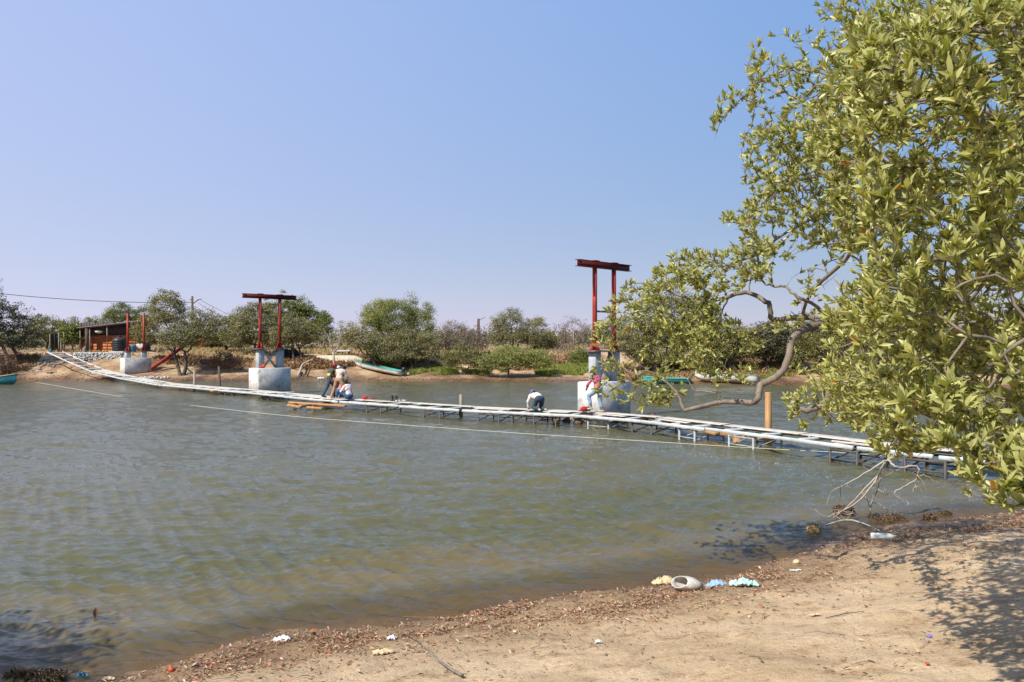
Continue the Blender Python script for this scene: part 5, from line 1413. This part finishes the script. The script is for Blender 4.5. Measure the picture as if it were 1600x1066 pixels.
# ------------------------------------------------------------------ near shore details
leafmat('litter', [(.26, .15, .09), (.46, .31, .19), (.58, .45, .31), (.34, .16, .09), (.12, .08, .05), (.50, .35, .22), (.24, .16, .11), (.42, .20, .12), (.36, .15, .09)], trans=.1, rough=.8, odd=(.42, .09, .04), oddp=.992)
def litter():
    rng = np.random.default_rng(9)
    n = 120000
    x = rng.uniform(-5.5, 14, n); s = rng.gamma(2.0, .62, n) + rng.normal(0, .12, n)
    cen = 1.15 + .35 * np.sin(x * 1.1) + .4 * fbm(x * .6, x * .3, 3, 61)
    dens = np.exp(-((s - cen) / .68) ** 2) * np.clip(.12 + 3.0 * fbm(x * 1.9, s * 3.0, 3, 62), 0, 1) + .055 + .12 * np.clip(3 * fbm(x * .9 + 9, s * 1.2, 3, 63) - .5, 0, 1)
    k = rng.random(n) < dens; x = x[k]; s = s[k]
    y = ysn(x) - s
    m = 42000; x2 = rng.uniform(-5, 12, m); s2 = rng.uniform(.1, 9, m); d2 = np.clip(-.25 + 1.6 * fbm(x2 * .8, s2 * .8, 3, 64) + .06 / .1 * .3, .02, 1); k = rng.random(m) < d2
    x = np.concatenate([x, x2[k]]); y = np.concatenate([y, (ysn(x2) - s2)[k]])
    k = y > 2.0; x, y = x[k], y[k]
    n = len(x); z = ground(x, y) + rng.uniform(.004, .022, n)
    a = rng.uniform(0, 6.28, n); d = np.stack([np.cos(a), np.sin(a), rng.normal(0, .22, n)], -1)
    nm = np.stack([rng.normal(0, .35, n), rng.normal(0, .35, n), np.ones(n)], -1)
    L = .010 + .056 * rng.random(n) ** 1.7; W = L * rng.uniform(.07, .42, n)
    V, f = leaves(np.stack([x, y, z], -1), d, nm, L, W, .5, -.15, 2)
    meta(link('leaf_litter', mesh_np('leaf_litter', V, f, 'litter', False)), 'band of dry brown and reddish leaves along the near shore', 'leaf litter', kind='stuff')
    # twigs
    mb = MB(); 
    for i in range(420):
        x = rng.uniform(-4, 10); s = abs(rng.normal(1.2, .9)) if rng.random() < .7 else rng.uniform(.3, 7); y = ysn(x) - s
        a = rng.uniform(0, 6.28); L = rng.uniform(.05, .28); dx, dy = math.cos(a) * L, math.sin(a) * L
        p0 = (x, y, gz(x, y) + .01); p1 = (x + dx * .5 + rng.normal(0, .01), y + dy * .5, gz(x + dx * .5, y + dy * .5) + .022); p2 = (x + dx, y + dy, gz(x + dx, y + dy) + .012)
        mb.tube([p0, p1, p2], [.003, .003, .0015], 4)
    meta(mb.build('fallen_twigs', 'bark_grey', org=(0, 8, 0)), 'small dry twigs strewn over the near bank', 'twigs', kind='stuff')
    x = rng.uniform(-5, 12, 1500); s = np.abs(rng.normal(0, 2.6, 1500)) - .15; pos = np.stack([x, ysn(x) - s], -1); it = iter(pos)
    def f_(r): q = next(it); return (q[0], q[1], gz(q[0], q[1]) + .002)
    meta(stones(1500, f_, .006, .022, MB(), rng, .7).build('dirt_clods', 'clod', org=(0, 8, 0)), 'crumbs and clods of earth on the near bank', 'dirt clods', kind='stuff')
simple('clod', (.30, .215, .13), (.16, .11, .07), 10, .95, .4, .005)
litter()
# dead branch hanging into the water
def dead_branch():
    rng = np.random.default_rng(14); o0 = P(1398, 712, 14.2)
    root = empty('dead_branch', tuple(atz(1330, 806, 0)), 'bare pale branching twigs hanging down into the water below the leaves', 'dead branch')
    S = Skel(rng)
    t = S.limb([P(1425, 690, 14.4), o0, P(1388, 718, 14.2)], [.035, .03, .026], sub=3)
    L = [[(1374, 726, 14.1), (1342, 746, 14.0), (1306, 764, 13.9)], [(1374, 742, 14.2), (1346, 780, 14.3), (1318, 797, 14.4), (1296, 806, 14.5)], [(1377, 732, 14.3), (1373, 760, 14.5), (1362, 786, 14.6), (1357, 806, 14.6)],
         [(1396, 727, 14.0), (1408, 731, 14.0), (1428, 728, 14.0), (1436, 735, 14.0), (1428, 752, 14.1), (1405, 764, 14.1), (1398, 772, 14.1), (1406, 779, 14.1), (1419, 785, 14.1)], [(1378, 738, 14.4), (1352, 762, 14.4), (1330, 787, 14.5), (1306, 806, 14.6)]]
    for l in L: S.limb([P(*q) for q in l], [.019, .015, .011, .007], t[-1], 4, .006)
    for l in [[(1432, 744, 14.0), (1447, 743, 14.0), (1459, 752, 14.0)], [(1420, 731, 14.0), (1400, 735, 14.1), (1372, 752, 14.3), (1340, 778, 14.4)], [(1314, 762, 13.9), (1309, 783, 14.1), (1304, 800, 14.3)], [(1432, 756, 14.1), (1424, 770, 14.1), (1434, 760, 14.1), (1443, 772, 14.1)],
              [(1373, 765, 14.5), (1392, 777, 14.4)], [(1378, 790, 14.6), (1392, 806, 14.5)], [(1360, 790, 14.6), (1350, 775, 14.4), (1344, 770, 14.4)]]:
        p = P(*l[0]); S.limb([P(*q) for q in l], [.009, .007, .004], S.nearest(p), 4, .008)
    tips = []
    for _ in range(46):
        p = np.array(S.P[rng.integers(8, len(S.P))]); tips.append(p + rng.normal(0, 1, 3) * (.16, .14, .13) - (0, 0, .05))
    for _ in range(60): tips.append(atz(rng.uniform(1298, 1340), rng.uniform(795, 812), rng.uniform(0, .12)))
    S.grow(np.array(tips), step=.06, curl=.3, up=0, r0=.003); S.radii(2.3, .003)
    S.wood().build('twigs', 'bark_pale', root, smooth=True)
dead_branch()
leafmat('weed_wet', [(.13, .08, .04), (.22, .14, .07), (.08, .05, .03), (.28, .18, .09)], trans=.05, rough=.5)
def clump(px_, py_, w, h, n, mat, label, seed=0, z=0.0, cat='weed clump'):
    w *= .62; n = int(n * 1.2)
    rng = np.random.default_rng(seed); c = atz(px_, py_, z); q = np.clip(rng.normal(0, 1, (n, 3)), -1.5, 1.5) * (w, w * .6, h); q[:, 2] = np.abs(q[:, 2]) * .8
    a = rng.normal(0, 1, (n, 3)) + (0, 0, -.3); L = rng.uniform(.025, .075, n)
    V, f = leaves(c + q, a, norm(q) + rng.normal(0, .5, (n, 3)) + (0, 0, .5), L, L * .18, .2, .3, 1)
    root = meta(link('weed_clump', mesh_np('weed_clump', V - c, f, mat), None, tuple(c)), label, cat, 'washed up clumps at the near waterline')
clump(1318, 803, .16, .10, 1500, 'weed_wet', 'brown tangle of rotting weed at the foot of the dead twigs', 1)
clump(1388, 812, .30, .05, 900, 'weed_wet', 'flat brown weed strip right of the dead twigs', 2)
clump(1453, 811, .10, .05, 500, 'weed_wet', 'small brown weed clump in the shallows right of the dead twigs', 3)
clump(1475, 803, .12, .025, 300, 'weed_wet', 'flat dark weed patch farthest out in the shallows', 4)
clump(1272, 831, .085, .075, 900, 'grass_dry', 'straw coloured root clump standing in the shallow water', 5)
clump(745, 968, .12, .03, 500, 'weed_wet', 'dark weed heap on the waterline near the thin upright twig', 6, cat='weed heap')
clump(30, 1058, .10, .04, 400, 'weed_wet', 'dark weed clump in the shadow at the lower left corner', 7)
clump(72, 1064, .16, .06, 700, 'weed_wet', 'brown weed mound on the shore at the lower left corner', 8)
# litter pieces
def gstick(pts, r, mat, label, hs, cat='stick'):
    P3 = [hit(a, b_) + (0, 0, h) for (a, b_), h in zip(pts, hs)]
    return stick('stick', P3, r, mat, label, cat, jit=.002)
gstick([(1288, 824), (1320, 822), (1350, 828), (1384, 838)], [.010, .014, .013, .010], 'bark_pale', 'long pale stick lying at the waterline beside the clear bottle', [.03, .10, .10, .03])
gstick([(626, 992), (650, 1008), (668, 1022), (690, 1042), (722, 1062)], [.003, .006, .009, .011, .013], 'bark_grey', 'long curved grey stick on the sand at the bottom of the picture', [.03, .05, .04, .03, .03])
gstick([(1290, 968 + 0), (1320, 962), (1350, 958)], [.004, .005, .003], 'bark_dark', 'thin dark twig on the sand right of the leaf band', [.012, .016, .012])
gstick([(90, 1066), (110, 1058), (122, 1052)], [.008, .007, .004], 'bark_dark', 'dark twig by the blue scrap at the lower left', [.02, .03, .03])
gstick([(300, 1046), (318, 1040)], [.008, .006], 'bark_dark', 'short dark twig on the shore near the orange bit', [.02, .02])
def utwig(px_, py_, ends, label, r=.004, mat='bark_grey'):
    b0 = hit(px_, py_); S = Skel(np.random.default_rng(px_)); t = S.limb([b0, b0 + (0, 0, .03)], [r, r], sub=2)
    for (ex, ey) in ends: e = P(ex, ey, b0[1] - .02); S.limb([(np.array(S.P[t[-1]]) + e) / 2 + (.01, 0, 0), e], [r * .8, r * .6, r * .3], t[-1], 3, .002)
    S.radii(2.3, .001); return meta(S.wood().build('twig', mat, org=tuple(b0), smooth=True), label, 'twig')
utwig(716, 972, [(713, 950), (737, 942)], 'thin forked twig standing upright at the waterline')
utwig(484, 1001, [(487, 990), (490, 985)], 'thin stalk carrying a dead reddish leaf at the waterline')
utwig(1058, 912, [(1046, 892), (1060, 888), (1075, 897)], 'bare forked twig sticking up behind the straw hat')
utwig(1300, 905, [(1292, 893), (1306, 888)], 'small forked pale twig in the leaf band')
simple('dead_leaf', (.30, .12, .05), (.20, .08, .04), 20, .7, .2, .004); simple('orange_leaf', (.58, .10, .03), (.42, .07, .03), 12, .7, .2, .004)
def bigleaf(p, L, mat, label, d=(1, .2, .3), n=(0, -.6, .8)):
    p = np.array(p, float); V, f = leaves(np.array([p, p + (.01, .01, .0)]), np.array([d, (d[0] * .6, d[1], -d[2])], float), np.array([n, (n[0] + .5, n[1], n[2])], float), np.array([L, L * .8]), np.array([L * .55, L * .5]), .35, .2, 2)
    return meta(link('dead_leaf', mesh_np('dead_leaf', V - p, f, mat), None, tuple(p)), label, 'dead leaf')
bigleaf(P(483, 988, hit(484, 1001)[1]), .09, 'dead_leaf', 'curled reddish dead leaf on the thin stalk at the waterline')
bigleaf(atz(148, 965, .0) , .11, 'dead_leaf', 'lone brown leaf floating upright on the water at the lower left', (.1, .1, 1), (.6, -.8, .1))
for px_, py_, m_, lb in ((1220, 934, 'orange_leaf', 'bright orange leaf in the leaf band right of the cyan bag'), (1188, 951, 'orange_leaf', 'dark red leaf in the leaf band below the cyan bag'), (1503, 930, 'dead_leaf', 'red brown leaf beside the tree shadow'), (1350, 950, 'dead_leaf', 'curled brown leaf on open sand'), (1463, 968, 'orange_leaf', 'small red leaf on the sand above the blue cap'), (1401, 820, 'orange_leaf', 'red scrap leaf beside the clear bottle'), (1445, 1042, 'orange_leaf', 'pinkish leaf near the bottom right')):
    bigleaf(hit(px_, py_) + (0, 0, .012), .06, m_, lb, (1, .5, .05), (0, -.2, 1))
# rubbish
simple('straw', (.60, .58, .52), (.30, .27, .22), 7, .8, .9, .012, 70); simple('rag_beige', (.55, .43, .26), (.42, .31, .18), 8, .9, .5, .01); simple('cloth_blue', (.26, .40, .55), (.16, .28, .44), 8, .8, .5, .01)
simple('bag_cyan', (.46, .66, .60), (.30, .50, .47), 8, .5, .4, .01); simple('bag_white', (.74, .74, .72), (.6, .6, .58), 10, .6, .4, .01)
h = hit(1078, 923); root = empty('straw_hat', tuple(h), 'whitish woven hat lying on its side at the waterline', 'hat')
Mh = Vector((-.74, -.30, .42)).to_track_quat('Z', 'Y').to_matrix()
def xf(V, M_, t=(0, 0, 0)): return np.array([tuple(M_ @ Vector(v)) for v in V]) + np.array(t)
prof = [(.001, -.20), (.06, -.195), (.105, -.165), (.13, -.10), (.128, -.04), (.112, .0), (.105, .012), (.098, .004), (.112, -.04), (.115, -.10), (.09, -.155), (.05, -.18), (.001, -.185)]
mb = MB(); mb.lathe(prof, (0, 0, 0), 36); V, f = mb.arr(); wob = 1 + .07 * np.sin(np.arctan2(V[:, 1], V[:, 0]) * 2 + 1)[:, None] + .10 * fbm(V[:, 0] * 14, V[:, 2] * 14 + V[:, 1] * 9, 3, 6)[:, None]; V = V * wob * (1.12, .95, 1)
link('hat_body', mesh_np('hat_body', xf(V, Mh, (-.09, .0, .14)) * (1.25, 1, .68), f, 'straw', True), root)
Z_ = MB(); 
for i in range(7): a = i / 7 * 6.28; Z_.lathe([(.1262 + .001 * i % 2, -.075 + i * .011), (.129, -.071 + i * .011)], (0, 0, 0), 30)
def crumple(px_, py_, w, dpt, hgt, mat, label, name, cat, seed=0, holes=0.0):
    rng = np.random.default_rng(seed); h = hit(px_, py_); nx_, ny_ = 30, 18
    u, v = np.meshgrid(np.linspace(-1, 1, nx_), np.linspace(-1, 1, ny_)); rr = 1 + .35 * fbm(np.arctan2(v, u) * 1.6 + seed, np.zeros_like(u) + seed, 3, seed)
    X = u * w * rr; Y = v * dpt * rr
    wx = u + .5 * fbm(u * 1.5, v * 1.5, 2, seed + 5); rd = 1 - 2 * np.abs(fbm(wx * 1.7 + seed, v * 1.3, 3, seed)); Z = hgt * np.clip(rd, 0, 1) ** 1.6 * .75 * np.clip(1.3 - np.hypot(u, v), 0, 1) ** .7 + hgt * .10 * fbm(u * 7, v * 7, 2, seed) + .014
    Z = Z + ground(h[0] + X, h[1] + Y) - h[2]
    V = np.stack([X, Y, Z], -1).reshape(-1, 3); idx = np.arange(nx_ * ny_).reshape(ny_, nx_)
    q = np.stack([idx[:-1, :-1], idx[:-1, 1:], idx[1:, 1:], idx[1:, :-1]], -1).reshape(-1, 4)
    cc = V[q].mean(1); keep = (cc[:, 0] / w) ** 2 + (cc[:, 1] / dpt) ** 2 < 1.5 + fbm(cc[:, 0] * 20, cc[:, 1] * 20, 2, seed)
    V2 = V - (0, 0, .008); n0 = len(V)
    me = mesh_np(name, np.concatenate([V, V2]), [np.concatenate([q[keep], q[keep][:, ::-1] + n0])], mat, False)
    return meta(link(name, me, None, tuple(h)), label, cat)
crumple(1040, 913, .17, .08, .14, 'rag_beige', 'crumpled beige rag left of the straw hat', 'rag', 'rag', 3)
crumple(1118, 917, .13, .09, .10, 'cloth_blue', 'crumpled blue cloth right of the straw hat', 'cloth', 'cloth', 5)
crumple(1163, 917, .16, .08, .13, 'bag_cyan', 'crumpled cyan plastic bag right of the blue cloth', 'plastic_bag', 'plastic bag', 8)
crumple(441, 1002, .08, .04, .07, 'bag_white', 'white scrap of plastic at the waterline, lower left of centre', 'plastic_scrap', 'plastic scrap', 11)
crumple(612, 1000, .05, .04, .05, 'bag_white', 'small white crumpled paper among the dry leaves', 'paper', 'paper', 12)
crumple(935, 1006, .03, .02, .03, 'bag_white', 'tiny white scrap on the open sand', 'paper', 'paper', 13)
crumple(598, 1022, .10, .05, .05, 'rag_beige', 'pale papery bark piece lying among the leaves', 'bark_piece', 'bark', 14)
crumple(128, 1059, .05, .03, .06, 'blue_plastic', 'blue plastic scrap at the lower left corner of the shore', 'plastic_scrap', 'plastic scrap', 15)
crumple(170, 1063, .06, .03, .03, 'rag_beige', 'pale yellow scrap right of the blue plastic scrap', 'paper', 'paper', 16)
crumple(1243, 893, .07, .03, .02, 'bag_white', 'whitish scrap at the water edge above the leaf band', 'plastic_scrap', 'plastic scrap', 17)
crumple(1272, 943 + 20, .05, .03, .02, 'rag_beige', 'pale chip lying in the leaf band', 'bark_piece', 'bark', 18)
h = hit(1452, 996); root = meta(MB().lathe([(.001, .018), (.016, .018), (.019, .014), (.019, 0), (.017, 0), (.016, .012), (.001, .013)], h, 18).build('bottle_cap', 'cap_purple', org=tuple(h), smooth=True), 'blue violet bottle cap on the sand at the lower right', 'bottle cap')
# clear bottle
mt, nt, b, o = newmat('clear_plastic')
b.inputs['Base Color'].default_value = (.72, .80, .74, 1); b.inputs['Roughness'].default_value = .12; b.inputs['Alpha'].default_value = .55
h = hit(1378, 843); root = empty('plastic_bottle', tuple(h), 'clear plastic bottle lying on its side at the waterline', 'bottle', rz=rad(-8))
mb = MB(); pr = [(.001, 0), (.03, 0), (.036, .01), (.037, .05), (.034, .06), (.037, .07), (.037, .12), (.034, .13), (.037, .14), (.036, .2), (.03, .235), (.016, .262), (.014, .285)]
mb.lathe(pr, (0, 0, 0), 24); V, f = mb.arr(); R = Matrix.Rotation(rad(90), 3, 'Y'); link('bottle_body', mesh_np('bottle_body', xf(V * 1.25, R, (-.16, 0, .05)), f, 'clear_plastic', True), root)
mb = MB(); mb.lathe([(.001, 0), (.017, 0), (.017, .02), (.001, .022)], (0, 0, .285), 18); V, f = mb.arr(); simple('cap_green', (.05, .22, .10), None, 5, .5, 0); link('screw_cap', mesh_np('screw_cap', xf(V * 1.25, R, (-.16, 0, .05)), f, 'cap_green', True), root)
for i, (px_, py_, r_, lb) in enumerate([(1245, 881, .05, 'rounded tan stone at the water edge where the ripples break'), (268, 1049, .035, 'orange brown pebble on the shore at the lower left')]):
    h = hit(px_, py_); mt_ = 'rag_beige' if i == 0 else 'orange_leaf'
    meta(stones(1, lambda r: h + np.array((0, 0, r_ * .4)), r_, r_, MB(), rg).build('stone', mt_, org=tuple(h), smooth=True), lb, 'stone')
# tree standing out of frame whose crown shades the corner of the water
bt = np.array((-8.6, 5.0, gz(-8.6, 5.0)))
far_tree('shade_tree', 'round crowned tree beyond the lower left edge whose shadow falls on the water', bt, [(0, 0, 3.6, 1.95, 1.95, 1.2), (-.9, -.6, 4.2, 1.5, 1.5, 1.0)], 460, 'leaf_olive', seed=60, lsize=.12, r=.16, per=14, spread=.30, group=None, stems=1)
